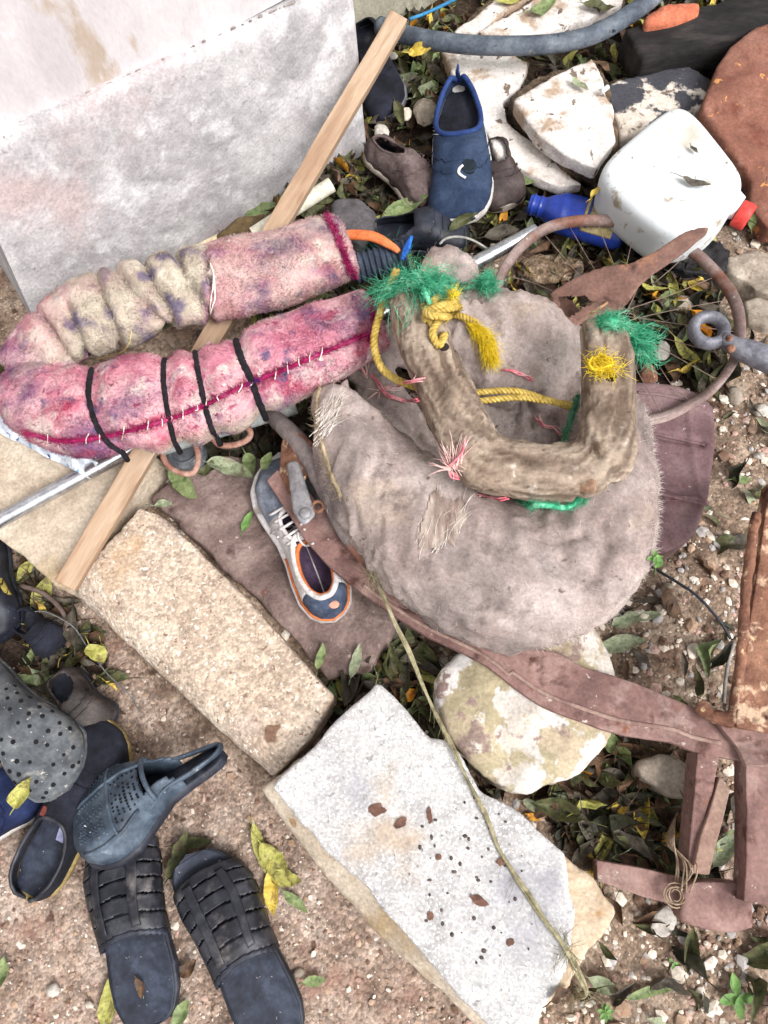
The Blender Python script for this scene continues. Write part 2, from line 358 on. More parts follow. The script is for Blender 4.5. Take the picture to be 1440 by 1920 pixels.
# ------------------------------------------------------------------ kerb blocks
magg = M('kerb_aggregate', [S8(176, 155, 137), S8(194, 175, 156), S8(210, 193, 175)], 9, 8, .92, .55, 150, cells=((190, .30), (95, .15)),
         specks=((S8(222, 211, 198), 110, .60, .03), (S8(128, 106, 90), 90, .64, .04), (S8(184, 154, 122), 6, .60, .12), (S8(166, 150, 144), 3, .55, .15), (S8(120, 94, 78), 14, .70, .03)), bdist=.003)
magg2 = M('kerb_smooth', [S8(170, 154, 136), S8(190, 175, 156), S8(206, 192, 174)], 8, 8, .92, .35, 110, cells=((140, .10),),
          specks=((S8(166, 144, 112), 7, .55, .15), (S8(150, 124, 96), 28, .68, .05)), bdist=.003)
def kerb(name, pts, z, mat, label, th=.17, nose=.03, seed=0, group='concrete kerb blocks'):
    m = MB(); o = outline(pts, z, .002, .012, seed); m.prism(o, th)
    V, N, Fc = remesh(m, .0065, 2, .5)
    s = (V[:, :2]-c0)@cn; dd = -(s-s.min()); k = np.clip(1-(s-s.min())/.05, 0, 1)  # worn nose on the street side
    top = np.clip((V[:, 2]-(z-.06))/.06, 0, 1); V[:, 2] -= k**1.6*top*nose; V[:, :2] += cn*(k*top**3*.006)[:, None]
    V += N*(fbm(V, 9, 3, seed)*.0022+fbm(V, 60, 3, seed)*.0013)[:, None]
    return build(name, V, Fc, mat, label=label, cat='kerb', group=group)
kerb('kerb_block', [(-260, 640), (60, 760), (300, 860), (268, 905), (222, 958), (180, 1010), (110, 1105), (40, 1040), (-300, 800)], .125, magg2, 'smooth buff kerb block under the aluminium tube', nose=.035, seed=1)
kerb('kerb_block', [(262, 950), (305, 968), (460, 1120), (628, 1308), (580, 1385), (505, 1462), (360, 1330), (240, 1212), (126, 1110), (190, 1028)], .13, magg, 'pebbly buff kerb block with its whole top bare, lath end resting on it', nose=.03, seed=2)
kerb('kerb_block', [(560, 1420), (640, 1400), (1010, 1770), (1010, 1950), (905, 1950), (742, 1796), (626, 1676), (532, 1552), (484, 1486)], .12, magg2, 'brown edged kerb block under the white slab', nose=.03, seed=4)
# ------------------------------------------------------------------ slabs and stones
mmud = M('muddy_stone', [S8(94, 77, 73), S8(126, 107, 101), S8(152, 134, 126)], 14, 10, .8, 1., 90, specks=((S8(84, 66, 60), 16, .58, .1), (S8(175, 160, 148), 60, .68, .04), (S8(120, 78, 66), 22, .68, .04)))
m = MB(); m.prism(outline([(285, 935), (330, 890), (420, 850), (520, 860), (600, 940), (700, 1050), (742, 1140), (728, 1205), (690, 1262), (610, 1270), (470, 1115)], .095, .004, seed=5), .08)
rocky('muddy_slab', m, .007, mmud, 4, ((7, .008), (40, .0025)), label='dark mud coated flat slab behind the kerb, under the torn sneaker', cat='slab')
mterr = M('white_terrazzo', [S8(164, 161, 160), S8(180, 177, 175), S8(190, 188, 186)], 7, 8, .88, .5, 190,
          specks=((S8(222, 222, 222), 240, .56, .04), (S8(150, 148, 151), 210, .62, .05), (S8(160, 158, 162), 6, .54, .14), (S8(176, 160, 144), 5, .60, .12), (S8(146, 142, 140), 70, .64, .05), (S8(206, 190, 172), 4.5, .68, .05)), bdist=.002)
mtan = M('broken_stone_face', [S8(166, 144, 118), S8(186, 164, 138), S8(200, 182, 160)], 16, 8, .95, .7, 80, specks=((S8(176, 140, 100), 20, .60, .08),))
sl = thing('white_slab', 'speckled white terrazzo slab with one ragged long edge lying across the kerb', 'slab', P(830, 1600, .12))
m = MB(); m.prism(outline([(508, 1478), (560, 1425), (660, 1325), (706, 1275), (742, 1312), (772, 1345), (806, 1382), (832, 1384), (858, 1408), (876, 1440), (900, 1480), (930, 1492), (960, 1515), (1010, 1560), (1060, 1600), (1070, 1660), (1078, 1720), (1060, 1830), (1000, 1935), (925, 1935), (860, 1870), (700, 1685), (590, 1570)], .178, .0045, seed=8), .05)
rocky('slab_body', m, .0055, mterr, 1, ((12, .0018), (70, .0008)), parent=sl)
m = MB(); m.prism(outline([(1050, 1598), (1100, 1645), (1157, 1706), (1148, 1730), (1100, 1790), (1076, 1850), (1040, 1890), (1000, 1900), (1010, 1750)], .172, .006, seed=9), .05)
rocky('broken_corner', m, .0065, mtan, 2, ((22, .004), (80, .0012)), parent=sl)
mrust_stain = M('lichen_dark', [S8(86, 62, 54), S8(120, 88, 74)], 60, rough=1)
m = MB()
for (x, y, w_, h_, a) in [(706, 1517, 17, 11, .1), (752, 1543, 14, 8, .6), (806, 1530, 5, 15, .1), (898, 1688, 17, 8, -.4), (807, 1718, 6, 8, 0), (938, 1617, 7, 7, 0), (822, 1607, 6, 5, 0), (957, 1766, 8, 6, .5)]:
    p, n = hit(x, y, .0006, only=('slab_body',)); s_ = mpp(x, y, .17); t = np.linspace(0, 2*np.pi, 18, endpoint=False)
    r_ = 1+.35*fbm(np.stack([np.cos(t)+x, np.sin(t)+y, t*0], -1), 2, 2, 4); D = np.stack([np.cos(t)*w_*s_*r_, np.sin(t)*h_*s_*r_, 0*t], -1)
    ca, sa = math.cos(a), math.sin(a); D = D@np.array([[ca, sa, 0], [-sa, ca, 0], [0, 0, 1]]); m.prism(p+D+[0, 0, .0012], .0015)
m.build('brown_crust', mrust_stain, sl, smooth=False)
m = MB()
for k in range(64):
    x, y = (rng.normal(900, 62), rng.normal(1660, 75)) if k < 44 else (rng.uniform(620, 1000), rng.uniform(1480, 1850))
    if not inpoly(np.array([x, y]), [(540, 1480), (706, 1300), (1040, 1620), (1050, 1800), (980, 1900)]): continue
    p, n = hit(x, y, .0008, only=('slab_body',)); m.ball(p, rng.uniform(.4, 1, 3)*[.0035, .0035, .0012]*rng.choice([.5, .8, 1.15]), 7, 5)
m.build('lichen_dot', M('lichen_dots', [S8(62, 56, 54), S8(98, 84, 78)], 60), sl)['kind'] = 'stuff'
mwash = M('flaking_whitewash', [S8(206, 201, 196), S8(216, 211, 207)], 8, 8, .92, .5, 90,
          specks=((S8(184, 172, 156), 5, .5, .2, 8), (S8(164, 152, 124), 9, .51, .03, 10), (S8(176, 160, 136), 14, .55, .02, 10), (S8(140, 120, 112), 22, .58, .05, 8), (S8(150, 146, 74), 5, .70, .04)), bdist=.003)
m = MB(); o = outline([(806, 1300), (822, 1248), (870, 1205), (960, 1170), (1060, 1165), (1110, 1185), (1148, 1240), (1158, 1310), (1150, 1390), (1112, 1440), (1050, 1480), (985, 1498), (925, 1478), (870, 1420), (836, 1380)], .155, .003, seed=12, rnd=4); m.prism(o, .13)
V, N, Fc = remesh(m, .008, 26); cc = V.mean(0); rr_ = np.linalg.norm((V-cc)[:, :2], axis=1)/.19; V[:, 2] += np.clip(1-rr_**2, 0, 1)*.03*(V[:, 2] > .06)
for i, (f_, a_) in enumerate(((7, .010), (30, .004), (90, .0014))): V = V+N*(fbm(V, f_, 3, i*11+3)*a_)[:, None]
build('round_stone', V, Fc, mwash, label='round stone with flaking whitewash under the rusty beam', cat='stone')
def stone(name, pts, z, th, mat, label, cat='stone', sm=3, amps=((14, .006), (60, .0015)), vox=.007, jag=.006, seed=0, group=None):
    m = MB(); m.prism(outline(pts, z, jag, seed=seed), th); return rocky(name, m, vox, mat, sm, amps, label=label, cat=cat, group=group)
mgrey = M('grey_stone', [S8(128, 116, 104), S8(156, 144, 130), S8(176, 166, 152)], 18, 8, .95, .6, 80, specks=((S8(106, 92, 80), 30, .6, .1),))
stone('stone', [(1192, 1435), (1240, 1415), (1302, 1430), (1305, 1470), (1290, 1505), (1245, 1490), (1200, 1462)], .115, .06, mgrey, 'blocky grey stone between the whitewashed stone and the rusty frame', seed=3)
mwhite = M('white_stone', [S8(176, 168, 158), S8(200, 194, 186)], 25, 8, .9, .6, 90, specks=((S8(176, 160, 140), 20, .6, .1),))
stone('stone', [(1222, 1708), (1250, 1698), (1270, 1722), (1262, 1752), (1232, 1758), (1218, 1735)], .075, .035, mwhite, 'bright white angular stone lying below the rusty bracket', sm=1, seed=5, vox=.004)
mwp = M('limewashed_rubble', [S8(196, 186, 178), S8(210, 202, 196), S8(216, 211, 206)], 9, 8, .92, .5, 80,
        specks=((S8(166, 144, 124), 10, .53, .08, 8), (S8(112, 98, 86), 40, .62, .05), (S8(90, 79, 70), 8, .61, .08, 8)), bdist=.003)
msoil = M('caked_soil', [S8(64, 52, 42), S8(104, 88, 72), S8(132, 112, 92)], 22, 8, 1, .9, 120, cells=((150, .35),), bdist=.006)
def slab2(name, pts, z, th, label, seed, tilt=0, mat=mwp, edge=.02):
    t_ = thing(name, label, 'rubble slab', P(pts[0][0], pts[0][1], z-th))
    m = MB(); m.prism(outline(pts, z, .004, seed=seed), th*.45); rocky('painted_face', m, .0065, mat, 2, ((10, .004), (60, .0012)), parent=t_)
    o = outline(pts, z-th*.4, .006, seed=seed+1); c = o.mean(0); o2 = o.copy(); dd = o-c; o2[:, :2] += dd[:, :2]/np.linalg.norm(dd[:, :2], axis=1)[:, None]*edge*(.2+.8*(np.clip(vnoise(o, 9, seed), 0, 1)))[:, None]
    m = MB(); m.prism(o2, th*.6); rocky('broken_underside', m, .007, msoil, 2, ((20, .006), (90, .002)), parent=t_)
    return t_
slab2('rubble_slab', [(826, 95), (880, 92), (958, 100), (992, 120), (975, 165), (945, 190), (955, 230), (1005, 268), (1060, 310), (1098, 345), (1050, 350), (985, 325), (930, 290), (905, 235), (870, 175)], .13, .07, 'limewashed rubble slab under the grey hose, curving beside the navy shoe', 21)
slab2('rubble_slab', [(962, 185), (1040, 140), (1112, 108), (1132, 150), (1150, 205), (1156, 262), (1122, 315), (1060, 290), (1005, 245)], .185, .09, 'topmost limewashed rubble slab with a thick soil caked edge and a leaf on it', 23, edge=.03)
slab2('rubble_slab', [(846, 62), (900, 22), (945, -20), (1010, -20), (950, 22), (895, 58)], .12, .05, 'narrow limewashed rubble strip above the hose beside the olive wall', 25)
slab2('rubble_slab', [(893, 62), (985, 10), (1050, -30), (1180, -30), (1165, 10), (1110, 32), (1020, 62), (950, 68)], .13, .06, 'broad limewashed rubble slab above the hose with leaves on it', 27)
mdpaint = M('dark_painted_stone', [S8(196, 182, 168), S8(212, 202, 190)], 9, 8, .9, .5, 80, specks=((S8(66, 66, 72), 6.5, .47, .03, 8), (S8(120, 104, 92), 30, .62, .06)))
slab2('rubble_slab', [(1136, 160), (1200, 138), (1290, 122), (1325, 150), (1330, 200), (1240, 235), (1165, 258), (1150, 205)], .15, .08, 'rubble slab with black paint patches behind the white jug', 29, mat=mdpaint)
mtimb = M('dark_timber', [S8(20, 18, 18), S8(34, 31, 31), S8(56, 51, 49)], 8, 8, .85, .5, 60, stretch=(1, 3, 3))
m = MB(); a = P(1180, 112, .15); b = P(1520, 18, .16); d = (b-a)/np.linalg.norm(b-a); n = np.cross(up, d); m.box((a+b)/2-n*.0, (b-a)/2, n*.052, np.array([0, 0, .035]))
rocky('timber_beam', m, .006, mtimb, 1, ((9, .003), (60, .0015)), label='charred black timber beam lying at the upper right edge', cat='timber')
mterra = M('terracotta', [S8(106, 68, 56), S8(126, 84, 70), S8(142, 102, 88)], 9, 8, .9, .4, 90, specks=((S8(196, 138, 84), 34, .64, .03), (S8(104, 60, 48), 12, .58, .1), (S8(176, 150, 140), 20, .70, .03)))
stone('clay_slab', [(1412, 52, .2), (1500, 20, .2), (1520, 440, .12), (1440, 428, .12), (1404, 385, .12), (1408, 335, .13), (1316, 200, .2), (1346, 120, .2), (1372, 84, .2)], .225, .045, mterra, 'large red brown clay slab leaning at the right edge behind the white jug', 'slab', 1, ((6, .003), (60, .0006)), jag=.002, seed=31)
stone('brick_fragment', [(1206, 22), (1250, 8), (1312, 5), (1316, 26), (1262, 40), (1212, 44)], .2, .05, M('brick', [S8(170, 92, 66), S8(196, 120, 92)], 30, bump=.6), 'orange brick fragment above the charred timber', 'brick', seed=33)
stone('stone', [(1362, 480), (1420, 462), (1480, 480), (1480, 560), (1420, 545), (1370, 515)], .1, .07, mgrey, 'earthy grey stone at the right edge outside the wheel rim', seed=35)
stone('stone', [(1392, 560), (1430, 552), (1470, 570), (1450, 612), (1405, 600)], .085, .05, mgrey, 'small pale grey stone at the right edge beside the ring socket', seed=37)
stone('stone', [(624, 380), (670, 372), (705, 395), (700, 430), (655, 440), (630, 420)], .13, .07, M('slate', [S8(70, 66, 68), S8(98, 94, 96)], 25, bump=.6), 'dark slate lump just beyond the magenta end of the fleece roll', seed=39)
stone('clod', [(1235, 455), (1290, 440), (1340, 445), (1375, 470), (1365, 505), (1310, 512), (1262, 500)], .1, .05, M('charcoal', [S8(22, 20, 22), S8(48, 46, 48)], 40, rough=.6, bump=.9), 'lumpy black charred clod below the red jug cap', 'clod', seed=41, jag=.012, amps=((30, .008), (80, .003)))
mpale = M('pale_stone', [S8(198, 184, 166), S8(222, 212, 198)], 25, 8, .9, .5, 90)
for i, (x, y, r_, l) in enumerate([(1150, 170, 9, 'white tooth shaped chip lying on the joint between two rubble slabs'), (1285, 570, 26, 'tan pebble inside the wheel rim'), (1020, 700, 0, ''),
     (1195, 1475, 10, 'small white pebble left of the blocky grey stone'), (1268, 1712, 0, ''), (1425, 855, 12, 'white chip near the right edge beyond the brown spade blade'), (1375, 742, 22, 'round grey green pebble below the rim at right'), (1428, 770, 18, 'white pebble at the right edge near the round grey pebble'),
     (1250, 1100, 16, 'flat grey pebble right of the black wire'), (1170, 1130, 16, 'beige pebble touching the canvas edge'), (560, 1825, 10, 'bluish pebble right of the lower sandal'), (100, 1855, 14, 'white chip at lower left of the sandals'), (168, 1885, 12, 'pale chip just below left of the left sandal')]):
    if r_ == 0: continue
    z = max(gz(P(x, y, .05)[None])[0], .0)+.004; c = P(x, y, z+.001); s_ = mpp(x, y, z)*r_; m = MB(); m.ball(c, np.array([1, .7, .45])*s_, 9, 6); V, Fc = m.data(); V += (V-c)*(fbm(V, .9/s_, 2, i)*.6)[:, None]
    build('pebble', V, Fc, mwhite if 'white' in l else (mgrey if 'grey' in l or 'bluish' in l else mpale), label=l, cat='pebble', group='larger pebbles')
# ------------------------------------------------------------------ gravel and leaf litter (stuff)
ICO = None
def pebbles(name, n, mask, sizes, mats, label, cat='gravel', flat=.6):
    global ICO
    if ICO is None:
        import bmesh; bm = bmesh.new(); bmesh.ops.create_icosphere(bm, subdivisions=1, radius=1); ICO = (np.array([v.co[:] for v in bm.verts]), np.array([[v.index for v in f.verts] for f in bm.faces]))
    q = np.stack([rng.uniform(-250, 1690, n), rng.uniform(-200, 2150, n)], -1); X0 = np.array([P(a, b, .03) for a, b in q]); k = mask(X0, q); X0 = X0[k]; n = len(X0)
    X0[:, 2] = gz(X0); s_ = sizes(n); V0, F0 = ICO
    sc = rng.uniform(.6, 1.3, (n, 1, 3))*s_[:, None, None]; sc[..., 2] *= flat; th = rng.uniform(0, 6.28, n); J = V0[None]*sc*(1+rng.uniform(-.22, .22, (n, len(V0), 1)))
    ct, st = np.cos(th)[:, None], np.sin(th)[:, None]; W = np.stack([J[..., 0]*ct-J[..., 1]*st, J[..., 0]*st+J[..., 1]*ct, J[..., 2]], -1)+X0[:, None]+np.stack([0*s_, 0*s_, s_*.15], -1)[:, None]
    Fc = (F0[None]+np.arange(n)[:, None, None]*len(V0)).reshape(-1, 3); mi = np.repeat(rng.choice(len(mats), n), len(F0)).tolist()
    return build(name, W.reshape(-1, 3), Fc.tolist(), mats, mi=mi, smooth=False, label=label, cat=cat, kind='stuff', hitme=False)
mp1 = [M('grit_%s' % c, [S8(*a), S8(*b)], 40, rough=.95, bump=.3) for c, a, b in (('tan', (150, 122, 100), (182, 156, 134)), ('cream', (206, 192, 174), (232, 222, 208)), ('rose', (166, 134, 122), (196, 166, 152)), ('brown', (104, 80, 66), (132, 106, 90)), ('grey', (150, 144, 140), (186, 180, 176)))]
pebbles('gravel', 34000, lambda X, q: (side(X) > .06) & (~litmask(X)) & ~((q[:, 0] < 640) & (q[:, 1] < 900)), lambda n: np.clip(rng.lognormal(-5.85, .62, n), .0013, .012), [mp1[0], mp1[1], mp1[1], mp1[2], mp1[3], mp1[4]], 'loose tan and white gravel on the soil behind the kerb')
pebbles('grit', 16000, lambda X, q: (side(X) < .0), lambda n: np.clip(rng.lognormal(-6.15, .5, n), .001, .008), [mp1[0], mp1[2], mp1[3], mp1[0], mp1[1]], 'fine pinkish grit pressed into the dirt around the sandals', flat=.4)
pebbles('soil_crumbs', 9000, lambda X, q: litmask(X), lambda n: np.clip(rng.lognormal(-5.9, .5, n), .001, .009), [M('crumb_dark', [S8(30, 24, 20), S8(52, 42, 36)], 40, rough=1), M('crumb_brown', [S8(76, 60, 50), S8(110, 92, 78)], 40, rough=1), mp1[0]], 'dark crumbled soil between rubble and shoes', cat='soil')  # dark crumb tone also paints contact shade into the gaps
def leafmat(n, a, b, c=None):
    m = M(n, [S8(*a), S8(*b)]+([S8(*c)] if c else []), 55, 5, .55, .35, 160, spec=.35, contrast=(.38, .62)); return m
LM = [leafmat('leaf_olive', (58, 62, 38), (88, 90, 56), (74, 68, 48)), leafmat('leaf_grey', (64, 58, 50), (98, 90, 78)), leafmat('leaf_brown', (66, 48, 36), (104, 78, 56)), leafmat('leaf_dark', (34, 34, 24), (58, 56, 40)),
      leafmat('leaf_green', (92, 108, 66), (128, 142, 94), (104, 112, 74)), leafmat('leaf_yellow', (186, 158, 50), (206, 182, 84), (150, 120, 60)), leafmat('leaf_yellowgreen', (140, 140, 66), (172, 168, 92), (112, 104, 60)), leafmat('leaf_orange', (190, 120, 40), (214, 160, 50)), leafmat('leaf_pale', (116, 126, 98), (148, 156, 126), (124, 120, 98)), leafmat('leaf_bright', (84, 122, 60), (114, 148, 80))]
LK = dict(olive=0, grey=1, brown=2, dark=3, green=4, yellow=5, yellowgreen=6, orange=7, pale=8, bright=9)
def leafgeo(c, ang, L, W, n=(0, 0, 1), curl=.2, fold=.25, wob=0., stem=.3, nt=9, seed=0):
    "lanceolate blade with midrib fold, lengthwise curl, stalk"
    n = np.asarray(n, float); x = np.array([math.cos(ang), math.sin(ang), 0.]); x = x-n*x.dot(n); x /= np.linalg.norm(x); y = np.cross(n, x)
    t = np.linspace(0, 1, nt); w_ = W*np.sin(np.pi*t**.85)**.8; w_ = w_*(1+.16*vnoise(np.stack([t*9, t*0+seed*1.7, t*0], -1), 1, 3)); w_[0] = W*.04; w_[-1] = 0.0004
    side_ = np.array([-1, -.5, 0, .5, 1.]); u = (t-.5)*L
    bend = wob*np.sin(t*3.1+seed)*W*1.2
    zc = curl*L*(((t-.5)*2)**2)*.35+np.sin(t*7+seed)*.01*L
    G = c+u[:, None, None]*x+(side_[None, :, None]*w_[:, None, None]/2+bend[:, None, None])*y+(zc[:, None]+np.abs(side_)[None]*w_[:, None]*fold*(1+.5*np.sin(t*9+seed*2))[:, None])[..., None]*n
    return G, G[0, 2], -x, n
def add_leaf(mb, c, ang, L, W, mi=0, **k):
    G, r, d, n = leafgeo(c, ang, L, W, **k); mb.grid(G, mi=mi)
    st = k.get('stem', .3)
    if st: mb.sweep([r, r+d*L*st*.5+n*.002, r+d*L*st+n*.001], [.0009, .0008, .0006], 4, mi=mi)
def litter(name, n, label, rz=(0, .02), mask=litmask, w=(.6, 0)):
    q = np.stack([rng.uniform(-100, 1540, n*6), rng.uniform(-100, 2000, n*6)], -1); X0 = np.array([P(a, b, .05) for a, b in q]); k = mask(X0); X0 = X0[k][:n]; X0[:, 2] = gz(X0)
    m = MB()
    for i, c in enumerate(X0):
        L = rng.uniform(.025, .085); nn = np.array([rng.normal()*.6, rng.normal()*.6, 1]); nn /= np.linalg.norm(nn); k_ = rng.choice(10, p=[.24, .24, .2, .15, .05, .02, .06, .02, .02, 0] if name == 'leaf_litter' else [.3, .25, .2, .1, .05, 0, 0, 0, .1, 0])
        add_leaf(m, c+[0, 0, rng.uniform(*rz)+.004], rng.uniform(0, 6.28), L, L*rng.uniform(.22, .42), mi=int(k_), n=nn, curl=rng.uniform(-.8, 1.2), fold=rng.uniform(0, .9), stem=rng.choice([0, .3, .5]), seed=i, wob=rng.uniform(-.3, .3), nt=7)
    roots = X0[rng.choice(len(X0), n//2)]+np.stack([rng.normal(size=n//2)*.02, rng.normal(size=n//2)*.02, rng.uniform(.003, .02, n//2)], -1)
    dd = rng.normal(size=(n//2, 3)); dd[:, 2] *= .15; strands(m, roots, dd, .045, .0009, 4, .25, mi=2)
    return m.build(name, LM, label=label, cat='leaf litter', kind='stuff', hitme=False)
litter('leaf_litter', 2600, 'matted brown and olive fallen leaves filling the gaps between rubble, shoes and stones')
# ------------------------------------------------------------------ lath, tube, pipes
_la = math.atan2(*(P(748, 36, .285)-P(124, 1098, .148))[[1, 0]])
mwood = M('pale_lath', [S8(148, 120, 97), S8(168, 142, 118), S8(180, 158, 136)], 9, 8, .75, .3, 90, stretch=(.25, 4, 4), rot=(0, 0, -_la), specks=((S8(140, 106, 78), 12, .60, .14),), fine=(60, .10), bdist=.0015, rough_skin=False)
def bar(name, a, b, w_, t_, mat, parent=None, taper=1., bev=.002, up_=(0, 0, 1), n=24, wob=.0015, **k):
    "rectangular bar a->b, width w_, thickness t_ (half sizes)"
    a, b = np.asarray(a), np.asarray(b); m = MB(); m.sweep([a+(b-a)*i/(n-1) for i in range(n)], np.linspace(w_*1.414, w_*1.414*taper, n), 4, rz=t_*1.414, up=up_, cap=True)
    V, Fc = m.data()
    # sections are diamonds: rotate to squares
    d = (b-a)/np.linalg.norm(b-a); L = np.cross(up_, d); L /= np.linalg.norm(L); U = np.cross(d, L); o = []
    for i in range(n):
        c = a+(b-a)*i/(n-1); ww = w_*(1+(taper-1)*i/(n-1)); o.append([c+L*sx*ww+U*sz*t_ for sx, sz in ((1, 1), (-1, 1), (-1, -1), (1, -1))])
    G = np.array(o); G += (fbm(G, 9, 3, 5)*wob)[..., None]*L
    m = MB(); m.grid(G, True, True); V, Fc = m.data()
    return build(name, V, Fc, mat, parent, smooth=False, bev=bev, **k)
bar('wooden_lath', P(124, 1098, .148), P(748, 36, .285), .0185, .0125, mwood, label='long straight planed pale wooden lath running from the kerb up past the plinth corner', cat='lath', up_=(.35, .1, 1))
mgal = M('polished_tube', [S8(176, 178, 184), S8(208, 210, 214)], 30, 8, .22, .15, 120, metal=.95, specks=((S8(140, 140, 146), 60, .66, .04),), rough2=.4, bdist=.001)
def pipe(name, a, b, r, wall, mat, mat_in, label, cat, seg=20, parent=None):
    a, b = np.asarray(a), np.asarray(b); d = (b-a)/np.linalg.norm(b-a); m = MB(); t = np.linspace(0, 1, 16)
    m.sweep(a+(b-a)*t[:, None], r, seg, cap=False); V, Fc = m.data()
    m2 = MB(); m2.sweep([a, b], r-wall, seg, cap=False); s1 = np.cross(d, [.3, .1, .9])
    n = seg; Fi = [f[::-1] for f in m2.F]; V2 = m2.data()[0]; k = len(V); V = np.vstack([V, V2]); Fc = list(Fc)+[tuple(i+k for i in f) for f in Fi]
    for i in range(n):
        j = (i+1) % n; Fc += [(j, i, k+i, k+j), (15*n+i, 15*n+j, k+n+j, k+n+i)]
    return build(name, V, Fc, mat, parent, label=label, cat=cat, sharp=40)
pipe('metal_tube', P(-120, 1040, .150), P(1004, 432, .150), .0135, .0015, mgal, mgal, 'long shiny aluminium tube passing under the fleece roll and coming out above the canvas pad', 'tube')
mgpvc = M('grey_pvc', [S8(118, 122, 122), S8(148, 152, 152), S8(164, 166, 164)], 22, 8, .6, .25, 80, specks=((S8(96, 92, 88), 18, .62, .08),))
pipe('grey_pipe', P(300, 835, .17), P(553, 757, .17), .019, .003, mgpvc, mgpvc, 'grey plastic pipe end poking out below the fleece roll', 'pipe')
mwpvc = M('cream_pvc', [S8(206, 200, 180), S8(226, 222, 206)], 20, 6, .5, .15, 60)
pipe('white_pipe', P(475, 440, .16), P(622, 346, .19), .0145, .002, mwpvc, mwpvc, 'cream white plastic pipe crossing under the lath at the foot of the plinth', 'pipe')
stone('bark_chip', [(408, 440), (450, 408), (500, 398), (482, 440), (440, 462), (410, 462)], .15, .02, M('bark', [S8(70, 56, 38), S8(112, 94, 62)], 30, bump=.9), 'dark bark chip at the foot of the plinth left of the cream pipe', 'bark', seed=51)
bar('wood_splinter', P(340, 480, .13), P(412, 446, .14), .008, .004, M('splinter', [S8(206, 186, 150), S8(226, 208, 176)], 30), label='pale flat wood splinter between plinth and fleece roll', cat='splinter')
# ------------------------------------------------------------------ fleece roll
def fleece():
    m = M('fleece', [S8(174, 98, 120), S8(202, 136, 150), S8(218, 172, 176), S8(198, 144, 154)], 9, 10, 1., 1., 260, contrast=(.32, .66), bdist=.004,
          specks=((S8(122, 86, 116), 8, .49, .16, 11), (S8(176, 76, 102), 12, .53, .14, 11), (S8(214, 194, 188), 17, .54, .12, 10), (S8(112, 92, 124), 28, .58, .10, 8), (S8(150, 70, 96), 60, .60, .1, 4), (S8(222, 212, 206), 30, .69, .03, 2)), spec=.1)
    T = m.node_tree; b = T.nodes['Principled BSDF']; src = b.inputs['Base Color'].links[0].from_socket
    at = T.nodes.new('ShaderNodeAttribute'); at.attribute_name = 'soiled'
    n = T.nodes.new('ShaderNodeTexNoise'); n.inputs['Scale'].default_value = 22; n.inputs['Detail'].default_value = 6; tc = [q for q in T.nodes if q.type == 'TEX_COORD'][0]; T.links.new(tc.outputs['Object'], n.inputs['Vector'])
    cr = T.nodes.new('ShaderNodeValToRGB'); cr.color_ramp.elements[0].position = .36; cr.color_ramp.elements[0].color = (*S8(120, 110, 128), 1); cr.color_ramp.elements[1].position = .62; cr.color_ramp.elements[1].color = (*S8(206, 196, 178), 1)
    e = cr.color_ramp.elements.new(.47); e.color = (*S8(182, 168, 152), 1)
    T.links.new(n.outputs['Fac'], cr.inputs[0]); mx = T.nodes.new('ShaderNodeMix'); mx.data_type = 'RGBA'; T.links.new(at.outputs['Fac'], mx.inputs[0]); T.links.new(src, mx.inputs[6]); T.links.new(cr.outputs[0], mx.inputs[7]); T.links.new(mx.outputs[2], b.inputs['Base Color'])
    return m
mfl = fleece()
zr = .255
fr = thing('fleece_roll', 'grubby pink and purple fleece blanket rolled and folded double, tied with black cords', 'blanket roll', P(300, 700, .17), None)
def sw(pts, seg=28, n=60, zf=.72, pw=.9):
    "pts: px, py, z, half width px -> swept lobe"
    p = np.array([P(a, b, c) for a, b, c, _ in pts]); r = np.array([mpp(a, b, c)*d for a, b, c, d in pts]); m = MB(); m.sweep(p, r, seg, n=n, rz=r*zf, pw=pw); return m
def merge(*ms):
    m = MB()
    for q in ms: V, Fc = q.data(); m.add(V, Fc)
    return m
low = sw([(8, 722, zr-.02, 30), (45, 738, zr-.01, 62), (110, 766, zr, 82), (220, 764, zr+.01, 97), (340, 745, zr+.01, 98), (450, 712, zr+.01, 92), (560, 662, zr+.01, 82), (650, 622, zr+.01, 74), (708, 596, zr+.01, 66)], zf=.62)
upa = sw([(40, 700, zr-.02, 52), (70, 655, zr-.015, 62), (120, 618, zr, 74), (190, 584, zr, 82), (290, 560, zr, 84), (400, 532, zr+.005, 80), (510, 505, zr+.005, 80), (585, 480, zr+.01, 76), (650, 458, zr+.01, 66)], zf=.6)
Vl, Nl, Fl = remesh(merge(low, upa), .0065, 8, .5)
q = PX(Vl)
def cords_px(): return [[(172, 690), (166, 740), (178, 790), (205, 832), (250, 856), (270, 862)], [(312, 640), (306, 700), (312, 760), (328, 830), (345, 838)], [(362, 636), (372, 700), (384, 760), (400, 812), (414, 816)], [(440, 628), (452, 672), (470, 710), (488, 760), (500, 785)]]
sq = np.zeros(len(Vl))
for c in cords_px():
    pts = np.array(c, float); dm = np.min([np.hypot(*(q-(pts[i]+(pts[i+1]-pts[i])*s_)).T) for i in range(len(pts)-1) for s_ in np.linspace(0, 1, 8)], axis=0); sq = np.maximum(sq, np.exp(-(dm/19)**2))
